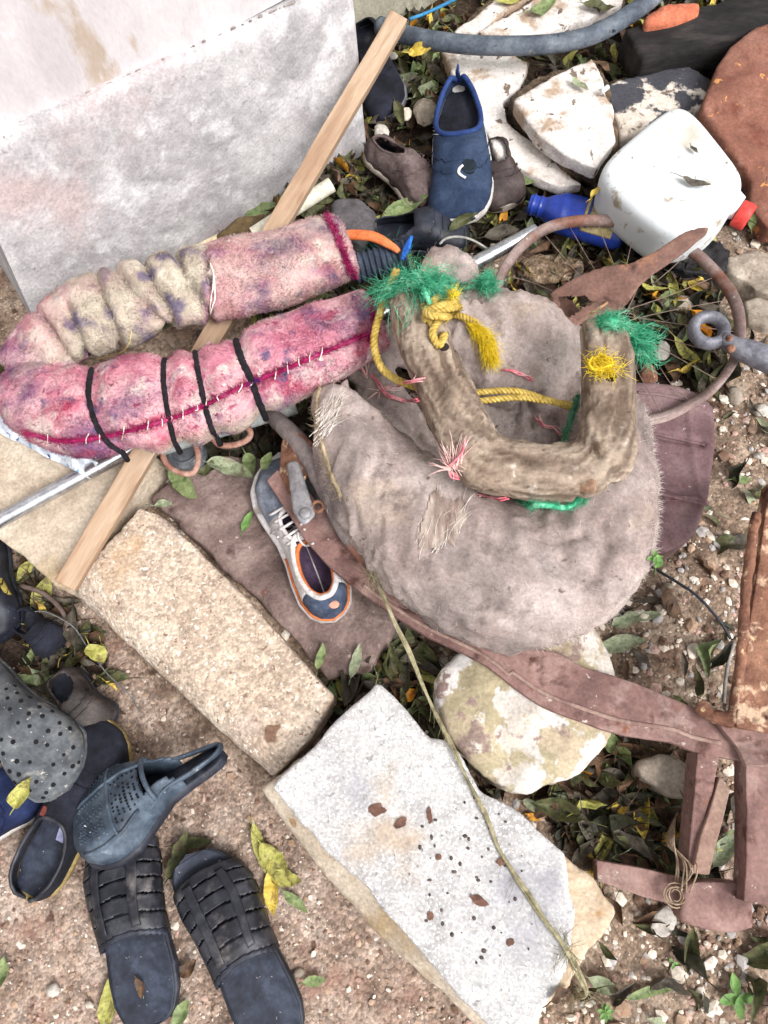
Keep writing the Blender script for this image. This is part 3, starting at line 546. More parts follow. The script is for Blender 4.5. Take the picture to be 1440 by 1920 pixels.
# soiled, creased grey stretch of the upper arm
arm = inpoly(q, [(-50, 560), (200, 420), (385, 420), (400, 600), (440, 640), (250, 662), (120, 680), (-50, 720)])
soil = np.where(arm, 1., 0.)*np.clip(1.0+fbm(Vl, 8, 3, 2)*.6, 0, 1)*np.clip((q[:, 0]-20)/120, 0, 1)*np.clip((405-q[:, 0])/30, 0, 1)
soil = np.maximum(soil, .45*inpoly(q, [(385, 400), (700, 360), (690, 520), (540, 590), (400, 640)]))
for yy in (0,): soil = np.maximum(soil, np.clip((q[:, 1]-(862-(q[:, 0]-200)*.36))/30, 0, 1)*(q[:, 1] > 700)*.8)
cre = 0
for (x1, y1, x2, y2) in [(80, 600, 120, 672), (185, 540, 232, 660), (222, 512, 330, 640), (268, 490, 338, 640), (330, 480, 392, 600), (392, 460, 402, 620), (130, 585, 160, 668)]:
    a_, b_ = np.array([x1, y1]), np.array([x2, y2]); t = np.clip(((q-a_)@(b_-a_))/np.dot(b_-a_, b_-a_), -.25, 1.25)[:, None]; dm = np.hypot(*(q-(a_+(b_-a_)*t)+np.stack([fbm(Vl, 14, 2, 6)*8, 0*t[:, 0]], -1)).T); cre = np.maximum(cre, np.exp(-(dm/7)**2)) if not np.isscalar(cre) else np.exp(-(dm/7)**2)
seam = np.array([(50, 812), (110, 826), (180, 822), (260, 803), (330, 782), (400, 752), (460, 722), (540, 690), (610, 660), (700, 622)], float)
dm = np.min([np.hypot(*(q-(seam[i]+(seam[i+1]-seam[i])*s_)).T) for i in range(len(seam)-1) for s_ in np.linspace(0, 1, 10)], axis=0); sg = np.exp(-(dm/10)**2)*(q[:, 1] > 600)
Vl = Vl-Nl*(sq*.014*(q[:, 1] > 600)+cre*.020*(arm)+sg*.006)[:, None]+Nl*(fbm(Vl, 10, 3, 3)*.0045+fbm(Vl, 45, 2, 8)*.0012)[:, None]
body = build('fleece_cloth', Vl, Fl, mfl, fr, attr={'soiled': soil})
# pile
Pp, Nn = surf_samples(Vl, Fl, 80000); keep = Nn[:, 2] > -.35; Pp, Nn = Pp[keep], Nn[keep]
m = MB(); dirs = Nn*.75+np.stack([fbm(Pp, 30, 2, 1), fbm(Pp, 30, 2, 2), fbm(Pp, 30, 2, 4)-.2], -1)*1.1; strands(m, Pp-Nn*.001, dirs, .0044, .0008, 1, .25, taper=.15, lv=.5)
qq = PX(Pp); Vp, Fp = m.data()
from mathutils.kdtree import KDTree
kd = KDTree(len(Vl))
for i, v in enumerate(Vl): kd.insert(v, i)
kd.balance(); so_ = np.array([soil[kd.find(p)[1]] for p in Pp])
build('pile', Vp, Fp, mfl, fr, attr={'soiled': np.repeat(so_, 6)}, hitme=False, kind='stuff')
mmag = M('magenta', [S8(132, 26, 76), S8(168, 44, 96), S8(184, 90, 130)], 40, 5, 1, .6, 300, spec=.1, specks=((S8(96, 40, 110), 18, .58, .08),))
m = MB()
pts = [hit(x, y, .001, only=('fleece_cloth',))[0] for x, y in spl([(a, b, 0) for a, b in seam], 120)[:, :2]]
m.sweep(np.array(pts), .0026+.002*rng.random(120), 8)
R_ = np.repeat(np.array(pts), 26, 0)+rng.normal(size=(3120, 3))*.0035; strands(m, R_, rng.normal(size=(3120, 3))*.6+[0, 0, .7], .007, .0006, 2, .4)
m.build('seam_edging', mmag, fr, hitme=False)
m = MB()
for line in ([(606, 392), (622, 420), (640, 460), (655, 500), (668, 522)], [(694, 552), (702, 566), (705, 590), (703, 620), (699, 640)]):
    pts = [hit(x-3, y, .0, only=('fleece_cloth',))[0] for x, y in spl([(a, b, 0) for a, b in line], 40)[:, :2]]
    pts = np.array(pts); pts = pts[pts[:, 2] > .21]; nq_ = len(pts)*40; R_ = np.repeat(pts, 40, 0)+rng.normal(size=(nq_, 3))*.003; strands(m, R_, rng.normal(size=(nq_, 3))*.7+[.5, .2, .6], .008, .0007, 2, .5)
m.build('frayed_end', mmag, fr, hitme=False)
mstitch = M('cream_thread', [S8(226, 214, 200), S8(240, 232, 222)], 60, spec=.1); m = MB(); ss = spl([(a, b, 0) for a, b in seam], 60)[:, :2]
for i in range(2, 58, 2):
    if rng.random() < .25: continue
    x, y = ss[i]; p1 = hit(x-rng.uniform(-3, 4), y-rng.uniform(5, 13), .003, only=('fleece_cloth',))[0]; p2 = hit(x, y, .006, only=('fleece_cloth',))[0]; p3 = hit(x+rng.uniform(-6, 4), y+rng.uniform(5, 14), .003, only=('fleece_cloth',))[0]; m.sweep([p1, p2, p3], .0009, 5, n=6)
R_ = np.array([hit(rng.uniform(480, 700), 0, 0, only=('fleece_cloth',))[0]]) if False else None
m.build('stitching', mstitch, fr, hitme=False)['kind'] = 'stuff'
m = MB(); V0 = []
for line in ([(401, 506), (400, 540), (396, 575), (398, 600)], [(393, 490), (402, 520), (403, 560), (396, 590)]):
    pts = np.array([hit(x, y, .002, only=('fleece_cloth',))[0] for x, y in spl([(a, b, 0) for a, b in line], 16)[:, :2]]); m.sweep(pts, .0012, 5)
m.build('tie_thread', mstitch, fr, hitme=False)
mcord = M('black_cord', [S8(16, 14, 18), S8(36, 32, 38)], 80, 4, .9, .5, 300)
for c, w_ in zip(cords_px(), (4.4, 4.2, 4.4, 5.5)):
    pts = np.array([hit(x, y, .0015, only=('fleece_cloth',))[0] for x, y in spl([(a, b, 0) for a, b in c], 60)[:, :2]]); pts = pts[pts[:, 2] > .2]
    pts = np.vstack([pts[0]+[.002, .012, -.03], pts, pts[-1]+[.002, -.006, -.02]])
    m = MB(); m.sweep(pts, w_*.00105*(1+.2*vnoise(pts, 300, 3)), 8); m.build('tie_cord', mcord, fr, hitme=False)
m = MB(); pts = [hit(182, 676, .003)[0], hit(215, 650, .02)[0], hit(252, 612, .03)[0]]; m.sweep(pts, [.0013, .0012, .0007], 5, n=10)
m.build('straw', M('straw', [S8(206, 176, 110), S8(224, 200, 140)], 60), label='thin yellow straw sticking out of the fleece roll', cat='straw')
# ------------------------------------------------------------------ canvas pad (horse collar stuffed ring)
mcan = M('canvas', [S8(134, 118, 113), S8(157, 141, 135), S8(176, 161, 155), S8(188, 175, 169)], 7, 12, 1, .6, 300, contrast=(.3, .68), spec=.08,
         specks=((S8(118, 108, 106), 6, .50, .2, 11), (S8(178, 158, 132), 4.5, .60, .2), (S8(110, 98, 94), 14, .58, .14, 8), (S8(120, 106, 98), 60, .66, .06)), fine=(700, .12), bdist=.0012, wave=(340, 1.5, 'DIAGONAL', .5))
cp = thing('canvas_pad', 'big worn grey canvas collar stuffed into a horseshoe, with a torn patch and fuzzy edge', 'harness pad', P(950, 950, .1))
lobe = sw([(618, 722, .265, 34), (650, 788, .26, 66), (690, 872, .25, 94), (762, 958, .24, 114), (848, 1034, .23, 128), (940, 1078, .225, 136), (1035, 1070, .23, 132), (1106, 1010, .235, 104), (1138, 930, .24, 76), (1142, 860, .235, 70), (1130, 790, .225, 66), (1098, 730, .215, 62)], 44, 100, .82, .95)
ulobe = sw([(1098, 735, .205, 60), (1030, 690, .215, 96), (950, 650, .225, 104), (880, 600, .23, 78), (850, 560, .235, 62), (838, 512, .245, 52), (800, 500, .24, 42)], 36, 70, .62)
inner = sw([(1060, 790, .17, 90), (970, 760, .165, 110), (900, 700, .17, 80), (830, 650, .18, 60), (740, 640, .19, 52), (690, 660, .20, 44)], 30, 60, .3)
inn2 = sw([(668, 664, .215, 34), (700, 712, .19, 40), (742, 770, .16, 36), (800, 838, .13, 30), (862, 886, .12, 30)], 24, 40, .4)
edge1 = sw([(1096, 905, .2, 60), (1060, 960, .2, 56), (1010, 985, .2, 40)], 20, 20, .5)
Vc, Nc, Fc_ = remesh(merge(lobe, ulobe, inner, inn2, edge1), .007, 5, .5)
qc = PX(Vc); W_ = fbm(Vc*[1, 1, .6], 7, 2, 31)*1.5
d = 0
def groove(q, pts, wd):
    p = spl([(a, b, 0) for a, b in pts], 60)[:, :2]; dd = np.min(np.hypot(q[:, None, 0]-p[None, :, 0], q[:, None, 1]-p[None, :, 1]), axis=1); return np.exp(-(dd/wd)**2)
for pts, wd_, dp in [([(838, 508), (870, 540), (905, 560)], 6, .010), ([(800, 505), (850, 530), (880, 565)], 5, .008), ([(1060, 1040), (1110, 1085), (1140, 1040), (1130, 990)], 12, .006), ([(905, 575), (960, 640), (1060, 690)], 5, .004), ([(940, 580), (1000, 640), (1085, 690)], 5, .004),
                     ([(965, 810), (975, 760), (1010, 740)], 6, .012), ([(1000, 800), (990, 760), (960, 730)], 6, .010), ([(985, 985), (1040, 1010), (1095, 1000)], 8, .006), ([(618, 700), (690, 740), (770, 815), (850, 880), (905, 935)], 5, .007), ([(1010, 1000), (1100, 1060), (1150, 1020)], 14, .005), ([(700, 700), (760, 760), (790, 830)], 6, .008), ([(820, 900), (880, 980), (960, 1040), (1060, 1060)], 30, .006)]:
    if len(pts) == 2: pts = [pts[0], ((pts[0][0]+pts[1][0])/2, (pts[0][1]+pts[1][1])/2), pts[1]]
    d = d+groove(qc, pts, wd_)*dp*(Vc[:, 2] > .13)
rid = fbm(Vc*[1, .35, 1]+fbm(Vc, 5, 2, 4)[:, None]*.05, 22, 3, 41); rid = (1-abs(rid))**3
Vc = Vc-Nc*(np.asarray(d)*1.5)[:, None]+Nc*(W_*.009+rid*.0085+fbm(Vc, 50, 3, 37)*.0005+fbm(Vc, 20, 2, 87)*.0012)[:, None]
build('padded_canvas', Vc, Fc_, mcan, cp)
mfib = M('pale_fibre', [S8(206, 194, 184), S8(228, 220, 212)], 60, spec=.1)
Pp, Nn = surf_samples(Vc, Fc_, 1300); k = Nn[:, 2] > -.2; Pp, Nn = Pp[k], Nn[k]
m = MB(); strands(m, Pp, Nn*.25+rng.normal(size=Pp.shape)*.6, .013, .00022, 3, .9, taper=.5)
Pp, Nn = surf_samples(Vc, Fc_, 60000); q = PX(Pp); k = (np.abs(Nn[:, 2]) < .6) & (q[:, 0]+.4*q[:, 1] > 1500) & (Nn[:, 0] > -.3); Pp, Nn = Pp[k][:1500], Nn[k][:1500]
strands(m, Pp, Nn+rng.normal(size=Pp.shape)*.4, .0085, .0002, 3, .6)
Pp, Nn = surf_samples(Vc, Fc_, 600); k = (Nn[:, 2] > -.1); Pp, Nn = Pp[k], Nn[k]
strands(m, Pp, Nn*.5+rng.normal(size=Pp.shape)*.5, .0032, .00022, 1, .4)
m.build('loose_fibres', mfib, cp, hitme=False, kind='stuff')
# torn patch: pale exposed wadding with threads across
mtear = M('torn_wadding', [S8(128, 110, 102), S8(160, 144, 134), S8(194, 180, 168)], 40, 6, 1, .8, 200, spec=.05, stretch=(1, .3, 1))
def patch(name, poly, mat, off, sag, parent, thread=0, ang=0., ln=.04, tm=None):
    P_ = np.array(poly, float); x0, y0 = P_.min(0); x1, y1 = P_.max(0); nx = max(6, int((x1-x0)/4)); ny = max(6, int((y1-y0)/4)); xs = np.linspace(x0, x1, nx); ys = np.linspace(y0, y1, ny)
    G = {}; V = []; Fc = []
    ok = lambda x, y: inpoly(np.array([x, y])+np.array([vnoise(np.array([x*.08, y*.08, 1]), 1, 1), vnoise(np.array([x*.08, y*.08, 5]), 1, 2)])*4, poly)
    for i, x in enumerate(xs):
        for j, y in enumerate(ys):
            if ok(x, y): p, n = hit(x, y, off, only=('padded_canvas',)); G[i, j] = len(V); V.append(p+n*(vnoise(p, 180, 4)*.0008))
    for i in range(nx-1):
        for j in range(ny-1):
            f = [G.get(t) for t in ((i, j), (i, j+1), (i+1, j+1), (i+1, j))]
            if None not in f: Fc.append(f)
    m = MB(); m.add(V, Fc)
    if thread:
        V = np.array(V); idx = rng.choice(len(V), thread); dd = np.tile([math.cos(ang), math.sin(ang), .12], (thread, 1))+rng.normal(size=(thread, 3))*.16
        strands(m, V[idx]-dd*ln/2*[1, 1, 0], dd, ln, .0006, 5, .35, mi=1, lv=.5, sag=.2)
    return m.build(name, [mat, tm or mfib], parent, hitme=False)
patch('torn_patch', [(806, 925), (822, 912), (834, 935), (850, 940), (866, 925), (878, 950), (880, 985), (862, 1000), (856, 1036), (838, 1014), (822, 1036), (800, 1028), (784, 1034), (780, 1000), (792, 965)], mtear, .0016, 0, cp, 34, math.radians(72), .03)
patch('torn_patch', [(600, 790), (606, 760), (628, 742), (644, 752), (640, 785), (618, 812), (602, 830)], mtear, .002, 0, cp, 90, math.radians(50), .035)
m = MB()
pts = np.array([hit(x, y, .001, only=('padded_canvas',))[0] for x, y in spl([(612, 702, 0), (596, 745, 0), (600, 810, 0), (622, 890, 0), (640, 930, 0)], 40)[:, :2]]); m.sweep(pts, .003, 7)
R_ = np.repeat(pts, 12, 0)+rng.normal(size=(480, 3))*.002; strands(m, R_, rng.normal(size=(480, 3)), .014, .0004, 4, .9)
m.build('frayed_hem', M('hemp', [S8(150, 132, 104), S8(184, 168, 140)], 60, spec=.1), cp, hitme=False)
m = MB()
for line in ([(640, 690), (700, 732), (760, 790), (820, 850), (872, 898), (930, 930), (1000, 958)], [(905, 900), (925, 925), (960, 925), (1030, 940)]):
    pts = np.array([hit(x, y, .0012, only=('padded_canvas',))[0] for x, y in spl([(a, b, 0) for a, b in line], 60)[:, :2]])
    for i in range(1, len(pts)):
        if abs(pts[i, 2]-pts[i-1, 2]) > .02: pts[i, 2] = pts[i-1, 2]
    m.sweep(pts, .0014, 5)
m.build('piping', M('dark_twine', [S8(66, 58, 54), S8(98, 88, 80)], 80), cp, hitme=False)
# ------------------------------------------------------------------ wooden hame
mham = M('hame_wood', [S8(112, 98, 86), S8(140, 124, 110), S8(158, 144, 130), S8(168, 152, 134)], 8, 12, .92, .7, 110, stretch=(1, 1, 1), contrast=(.3, .68),
         specks=((S8(176, 150, 118), 6, .60, .12), (S8(84, 68, 54), 16, .60, .10, 8), (S8(184, 174, 164), 30, .62, .08, 6), (S8(60, 46, 38), 50, .70, .04)), cells=((90, .05),), bdist=.0025)
hm = thing('wooden_hame', 'weathered forked wooden harness hame shaped like a U resting on the canvas pad', 'harness frame', P(960, 860, .28))
z1 = .375
Lb = sw([(764, 556, z1+.005, 40), (786, 610, z1+.003, 46), (818, 700, z1-.002, 50), (852, 776, z1-.01, 54), (886, 846, z1-.018, 58), (900, 872, z1-.02, 50)], 28, 60, .78, .7)
Bb = sw([(880, 862, z1-.02, 50), (930, 872, z1-.02, 56), (1000, 884, z1-.02, 56), (1070, 884, z1-.02, 56), (1120, 868, z1-.015, 50)], 28, 50, .75, .75)
Rb = sw([(1128, 900, z1-.02, 34), (1134, 860, z1-.012, 52), (1140, 800, z1-.005, 50), (1141, 740, z1, 48), (1139, 670, z1+.005, 46), (1128, 606, z1+.01, 38)], 28, 60, .78, .7)
kn = sw([(1074, 902, z1-.015, 34), (1096, 914, z1-.015, 26)], 12, 6, .8)
Lb = merge(Lb, Bb)
Vh, Nh, Fh = remesh(merge(Lb, Rb, kn), .005, 8, .5); qh = PX(Vh)
gr = fbm(Vh*[1, 1, 1]+0, 12, 4, 51)*.0035+fbm(Vh, 60, 3, 55)*.0012
cr_ = groove(qh, [(850, 640), (880, 690), (915, 800), (930, 850)], 5)*.0+groove(qh, [(905, 868), (960, 880), (1010, 872)], 4)*.003+groove(qh, [(1180, 640), (1186, 740), (1190, 800)], 4)*.002+groove(qh, [(1100, 815), (1140, 822), (1180, 800)], 3)*.005+groove(qh, [(1086, 905), (1092, 925), (1080, 940)], 4)*.008
ctr = spl(PP([(768, 570, z1), (802, 678, z1), (838, 752, z1), (880, 815, z1), (925, 858, z1), (985, 885, z1), (1060, 892, z1), (1112, 860, z1), (1138, 770, z1), (1142, 690, z1), (1132, 600, z1)]), 160)
ii = np.argmin(((Vh[:, None, :2]-ctr[None, :, :2])**2).sum(-1), 1); tg = np.gradient(ctr, axis=0)[ii]; tg /= np.linalg.norm(tg, axis=1)[:, None]; lt = np.cross([0, 0, 1.], tg); la = ((Vh-ctr[ii])*lt).sum(1); sa_ = ii*.004+((Vh-ctr[ii])*tg).sum(1)
GC = np.stack([sa_*14, la*150+fbm(Vh, 10, 2, 5)*3, Vh[:, 2]*150], -1); grn = fbm(GC, 1, 4, 61, .6); crk = np.clip(1-abs(fbm(GC*[.5, .45, .45], 1, 3, 63))*5, 0, 1)**2
Vh2 = Vh+Nh*(gr-cr_+grn*.0018-crk*.0024)[:, None]
T = mham.node_tree; b_ = T.nodes['Principled BSDF']; src = b_.inputs['Base Color'].links[0].from_socket; at = T.nodes.new('ShaderNodeAttribute'); at.attribute_name = 'grain'
mxh = T.nodes.new('ShaderNodeMix'); mxh.data_type = 'RGBA'; mxh.blend_type = 'MULTIPLY'; mxh.inputs[0].default_value = 1; cr2 = T.nodes.new('ShaderNodeValToRGB'); cr2.color_ramp.elements[0].position = .25; cr2.color_ramp.elements[0].color = (.52, .47, .44, 1); cr2.color_ramp.elements[1].position = .62; cr2.color_ramp.elements[1].color = (1.1, 1.08, 1.05, 1)
T.links.new(at.outputs['Fac'], cr2.inputs[0]); T.links.new(src, mxh.inputs[6]); T.links.new(cr2.outputs[0], mxh.inputs[7]); T.links.new(mxh.outputs[2], b_.inputs['Base Color'])
build('hame_fork', Vh2, Fh, mham, hm, attr={'grain': .5+.35*grn-.4*crk})
mhole = M('peg_hole_shade', [S8(34, 26, 22), S8(52, 40, 34)], 50)  # dark tone painted for the shade inside peg and bolt holes
for (x, y, r_) in [(832, 650, 8), (1146, 706, 8)]:
    p, n = hit(x, y, .0004, only=('hame_fork',)); m = MB(); t = np.linspace(0, 2*np.pi, 16, endpoint=False); a_ = np.cross(n, [0, 1, .1]); a_ /= np.linalg.norm(a_); b_ = np.cross(n, a_)
    rr = r_*.001; ring = np.array([p+a_*np.cos(q_)*rr+b_*np.sin(q_)*rr for q_ in t]); m.prism(ring, .004, down=-n); m.build('peg_hole_shade', mhole, hm, smooth=False, hitme=False)
m = MB(); c_, _ = hit(1100, 912, -.012, only=('hame_fork',)); n_ = np.array([.75, -.45, .35]); m.sweep([c_-n_*.01, c_+n_*.01, c_+n_*.017], [.014, .0125, .009], 14, n=8); m.build('knot_stub', M('knot_wood', [S8(96, 72, 58), S8(136, 106, 86), S8(160, 134, 114)], 30, bump=.6), hm)
# ------------------------------------------------------------------ ropes
SK = ('pile', 'leaf_litter')
myel = M('yellow_twine', [S8(150, 124, 50), S8(186, 158, 76), S8(202, 176, 98)], 60, 5, .5, .4, 400, spec=.35, stretch=(1, 1, 1))
myf = M('yellow_fray', [S8(222, 190, 24), S8(240, 212, 60)], 60, 3, .45, .1, 200, spec=.35)
mgr = M('green_fray', [S8(34, 136, 98), S8(66, 168, 126), S8(126, 200, 164)], 70, 3, .5, .1, 200, spec=.35)
mgd = M('dull_green_fray', [S8(60, 120, 92), S8(96, 150, 118)], 70, 3, .6, .1, 200)
mpk = M('pink_twine', [S8(206, 84, 104), S8(222, 128, 140), S8(226, 176, 174)], 40, 4, .6, .2, 200)
mppk = M('pale_pink_twine', [S8(222, 170, 166), S8(232, 206, 198)], 40, 4, .6, .2, 200)
def frame(p):
    t = np.gradient(p, axis=0); t /= np.linalg.norm(t, axis=1)[:, None]+1e-12; L = np.cross([0.05, .02, 1.], t); L /= np.linalg.norm(L, axis=1)[:, None]+1e-9; return t, L, np.cross(t, L)
def rope(m, pts, r, pitch=.02, ns=3, seg=7, mi=0):
    p = np.asarray(pts); ln = np.linalg.norm(np.diff(p, axis=0), axis=1).sum(); n = max(24, int(ln/pitch*9)); p = spl(p, n); t, L, U = frame(p); s_ = np.r_[0, np.cumsum(np.linalg.norm(np.diff(p, axis=0), axis=1))]
    for k in range(ns):
        a = s_/pitch*2*np.pi+k*2*np.pi/ns; m.sweep(p+(L*np.cos(a)[:, None]+U*np.sin(a)[:, None])*r*.5, r*.56, seg, mi=mi)
def HP(pts, off=.004, **k): return np.array([hit(a[0], a[1], (a[2] if len(a) > 2 else off), skip=SK, **k)[0] for a in pts])
def smoothz(p, it=2):
    for _ in range(it): p[1:-1, 2] = np.maximum(p[1:-1, 2], (p[:-2, 2]+p[2:, 2])/2)
    return p
yr = thing('yellow_rope', 'twisted yellow rope looped and knotted through the left arm of the wooden hame', 'rope', HP([(830, 600)])[0])
m = MB(); rope(m, PP([(744, 506, .385), (724, 556, .372), (706, 610, .355), (702, 650, .342), (716, 690, .33), (745, 712, .322), (775, 724, .315), (800, 735, .305)]), .0062); m.build('hanging_loop', myel, yr)
m = MB(); rope(m, spl(HP([(815, 620, .006), (806, 590, .012), (815, 575, .02), (840, 580, .022), (848, 602, .02), (830, 618, .024), (812, 606, .026), (826, 590, .03), (842, 612, .02), (828, 640, .012), (820, 652, .004)]), 40), .0060, .018)
rope(m, spl(HP([(800, 582, .01), (818, 568, .02), (844, 576, .026), (852, 596, .015), (836, 606, .03), (806, 600, .02), (797, 610, .01)]), 24), .0058, .018)
rope(m, spl(HP([(826, 576, .018), (834, 560, .018), (840, 552, .016)]), 10), .006, .018)
rope(m, spl(HP([(846, 596, .014), (872, 604, .012), (892, 612, .01)]), 10), .0062, .018); rope(m, HP([(818, 600, .016), (812, 630, .012), (820, 652, .004)]), .006, .018)
m.build('knot', myel, yr)
def tuft(m, a, b, n, spread, length, r, curl=.5, mi=0, sag=.35, flare=.6, dirr=None):
    "strands rooted along a->b, pointing along it"
    a, b = np.asarray(a), np.asarray(b); d = (b-a)/np.linalg.norm(b-a) if dirr is None else np.asarray(dirr); t = rng.random(n)**1.2
    roots = a+(b-a)*t[:, None]*.8+rng.normal(size=(n, 3))*spread*[1, 1, .6]; strands(m, roots, d+rng.normal(size=(n, 3))*flare, length, r, 5, curl, sag=sag, mi=mi, lv=.4)
m = MB(); g = HP([(834, 560, .018), (848, 556, .016), (880, 612, .012), (912, 640, .012), (926, 668, .008)], skip=None) if False else HP([(836, 566, .016), (852, 558, .014), (880, 610, .010), (908, 636, .010), (922, 664, .006)])
tuft(m, g[0], g[1], 260, .003, .016, .0005, .6); 
cl = spl(g[2:], 12)
for i in range(11): tuft(m, cl[i], cl[min(i+2, 11)], 85, .0045, .03, .0005, .35, flare=.22)
m.build('frayed_tail', myf, yr, hitme=False)
yb = thing('yellow_rope', 'doubled strand of twisted yellow rope stretched between the two arms of the hame', 'rope', HP([(980, 740)])[0])
def span(a, b, sagpx, n=14, dz=0., rise=.0):
    pa, pb = np.asarray(a), np.asarray(b); t = np.linspace(0, 1, n); p = pa+(pb-pa)*t[:, None]; p[:, 2] -= sagpx*4*t*(1-t); return p
for nm, a, b, bo in (('upper_strand', (885, 736), (1082, 768), -16), ('lower_strand', (898, 752), (1078, 760), -10)):
    ctl = [(a[0], a[1], .32), ((a[0]*.6+b[0]*.4), (a[1]*.6+b[1]*.4)+bo, .325), ((a[0]*.3+b[0]*.7), (a[1]*.3+b[1]*.7)+bo*.6, .322), (b[0], b[1], .318)]
    m = MB(); rope(m, PP(ctl), .0052); m.build(nm, myel, yb)
m = MB(); c_ = HP([(1122, 690, .006)])[0]; 
for k in range(9):
    a = rng.uniform(0, 6.28); rr = rng.uniform(.008, .018); t = np.linspace(0, 5.5, 14); q_ = np.stack([np.cos(t+a)*rr, np.sin(t+a)*rr*.7, .006*np.sin(t*2+a)+rng.uniform(.002, .012)+0*t], -1)+c_; m.sweep(q_, .0016, 5)
tuft(m, c_, c_+[.004, -.002, .012], 380, .008, .014, .0005, 1.2, flare=1.2); tuft(m, c_, c_+[.02, -.01, .012], 120, .009, .02, .0005, .8, flare=.8)
m.build('yellow_tuft', myf, label='small frayed yellow rope tuft plugged into the right arm of the hame', cat='rope', hitme=False)
def greenrope(label, core, tufts, r=.006, mat=mgr, n=220):
    t_ = thing('green_rope', label, 'rope', core[0]); m = MB(); p = spl(np.array(core), 40); m.sweep(p, r*.62, 8); R_ = np.repeat(p, max(4, n*2//40), 0)+rng.normal(size=(40*max(4, n*2//40), 3))*r*.45
    strands(m, R_, rng.normal(size=R_.shape)*.8+[0, 0, .5], r*1.5, .0005, 2, .7); m.build('twisted_core', mat, t_, hitme=False)
    for (a, b, k, sp, ln, fl) in tufts: m = MB(); tuft(m, a, b, k, sp, ln, .00055, .8, flare=fl, mi=0); m.build('frayed_strands', [mgr], t_, hitme=False)
    return t_
h = lambda x, y, o=.01: hit(x, y, o, skip=SK)[0]
greenrope('bright green frayed rope bundle lashed over the top of the left hame arm', [h(762, 530, .02), h(790, 555, .02), h(805, 568, .012)],
          [(h(756, 532, .02), h(730, 548, .02), 420, .009, .045, .5), (h(760, 525, .025), h(745, 492, .03), 420, .009, .042, .4), (h(752, 535, .02), h(695, 500, .02), 140, .007, .06, .3), (h(775, 540, .02), h(805, 560, .02), 480, .011, .038, .5), (h(748, 535, .015), h(745, 560, .01), 120, .01, .035, .7), (h(758, 545, .018), h(720, 550, .02), 200, .008, .04, .4), (h(770, 560, .01), h(762, 592, .006), 14, .012, .045, .2)])
greenrope('dull green rope twist running over the canvas pad to a frayed green end', [h(815, 545, .01), h(835, 532, .01), h(860, 538, .01), h(885, 540, .01), h(905, 540, .012)],
          [(h(890, 538, .014), h(915, 546, .014), 260, .007, .026, .5), (h(905, 538, .014), h(918, 524, .02), 120, .006, .022, .4), (h(905, 542, .012), h(926, 556, .01), 120, .006, .02, .4)], .0075, mgd)
greenrope('green frayed rope knotted round the tip of the right hame arm', [h(1122, 603, .006), h(1145, 612, .012), P(1165, 618, .385), P(1182, 628, .375)],
          [(P(1172, 622, .375), P(1205, 648, .37), 420, .008, .028, .38), (P(1182, 630, .375), P(1212, 630, .37), 200, .007, .024, .35), (P(1185, 640, .37), P(1222, 675, .35), 120, .006, .03, .2), (h(1122, 605, .008), h(1150, 612, .012), 200, .007, .014, 1.)], .0115)
greenrope('green fuzzy rope lying along the lower side of the hame on the canvas', [h(975, 944, .006), h(1000, 938, .008), (h(1030, 938, .008)), h(1065, 941, .008), h(1096, 936, .008)], [(h(985, 942, .008), h(972, 948, .006), 90, .004, .016, .6), (h(1080, 939, .008), h(1100, 934, .008), 50, .003, .012, .6)], .0065, mgr, 500)
greenrope('short green rope crossing the yellow strands beside the right hame arm', PP([(1084, 742, .335), (1076, 770, .34), (1066, 800, .33), (1058, 822, .31)]), [(P(1060, 815, .31), P(1056, 826, .3), 20, .002, .008, .5)], .0055, mgd, 300)
def pinks(name, label, lines, ends, r=.0022, core=None):
    t_ = thing(name, label, 'twine', h(*lines[0][0])); 
    for i, l in enumerate(lines):
        m = MB(); p = spl(np.array([h(*q_) for q_ in l]), 24)
        for k in range(3): m.sweep(p+fbm(p*1., 60, 2, k*9+i)[:, None]*np.array([.0025, .002, .001])+rng.normal(size=3)*.0012, r*rng.uniform(.5, .9), 5, rz=r*.4)
        m.build('strand', mpk if i % 3 else mpk, t_, hitme=False)
    if not ends: return t_
    for (x, y, dx, dy, n, ln) in ends:
        m = MB(); a = h(x, y, .006); d = P(x+dx, y+dy, a[2])-a; d /= np.linalg.norm(d); strands(m, a+rng.normal(size=(n, 3))*.002, d+rng.normal(size=(n, 3))*.22+[0, 0, .35], ln, .0010, 5, .25, w3=4, sag=.4); m.build('loose_end', [mppk], t_, hitme=False)
    return t_
pinks('pink_twine', 'knotted pink raffia twine with frayed ends beside the yellow rope loop', [[(662, 662, .004), (676, 692, .005), (700, 716, .005), (716, 733, .008)], [(716, 733, .008), (745, 722, .008), (775, 714, .012), (798, 712, .01)], [(716, 735, .008), (740, 750, .008), (770, 752, .008), (792, 748, .01)]],
      [(720, 732, 10, -2, 6, .03), (780, 714, 10, -2, 8, .025), (785, 750, 10, -4, 10, .025), (770, 742, 10, 3, 6, .03), (690, 708, -8, -30, 7, .045), (775, 735, 2, -20, 5, .04), (710, 735, -10, 8, 5, .02)])
pinks('pink_twine', 'bushy knot of red and pink twine at the corner of the hame', [[(845, 872, .008), (858, 862, .010), (868, 850, .01), (872, 832, .015)], [(845, 872, .008), (850, 884, .006), (862, 894, .004)]], [(850, 874, -14, -22, 16, .035), (856, 874, -2, -26, 10, .04), (852, 876, -20, 2, 12, .028), (862, 870, 6, -26, 12, .032), (850, 868, 8, 16, 6, .02)])
pinks('pink_twine', 'upright pink twine tuft at the very top of the canvas pad', [[(764, 484, .004), (774, 478, .01), (782, 482, .006)]], [(770, 480, -2, -26, 9, .045), (776, 480, 5, -26, 9, .045), (772, 480, 2, -26, 8, .04)])
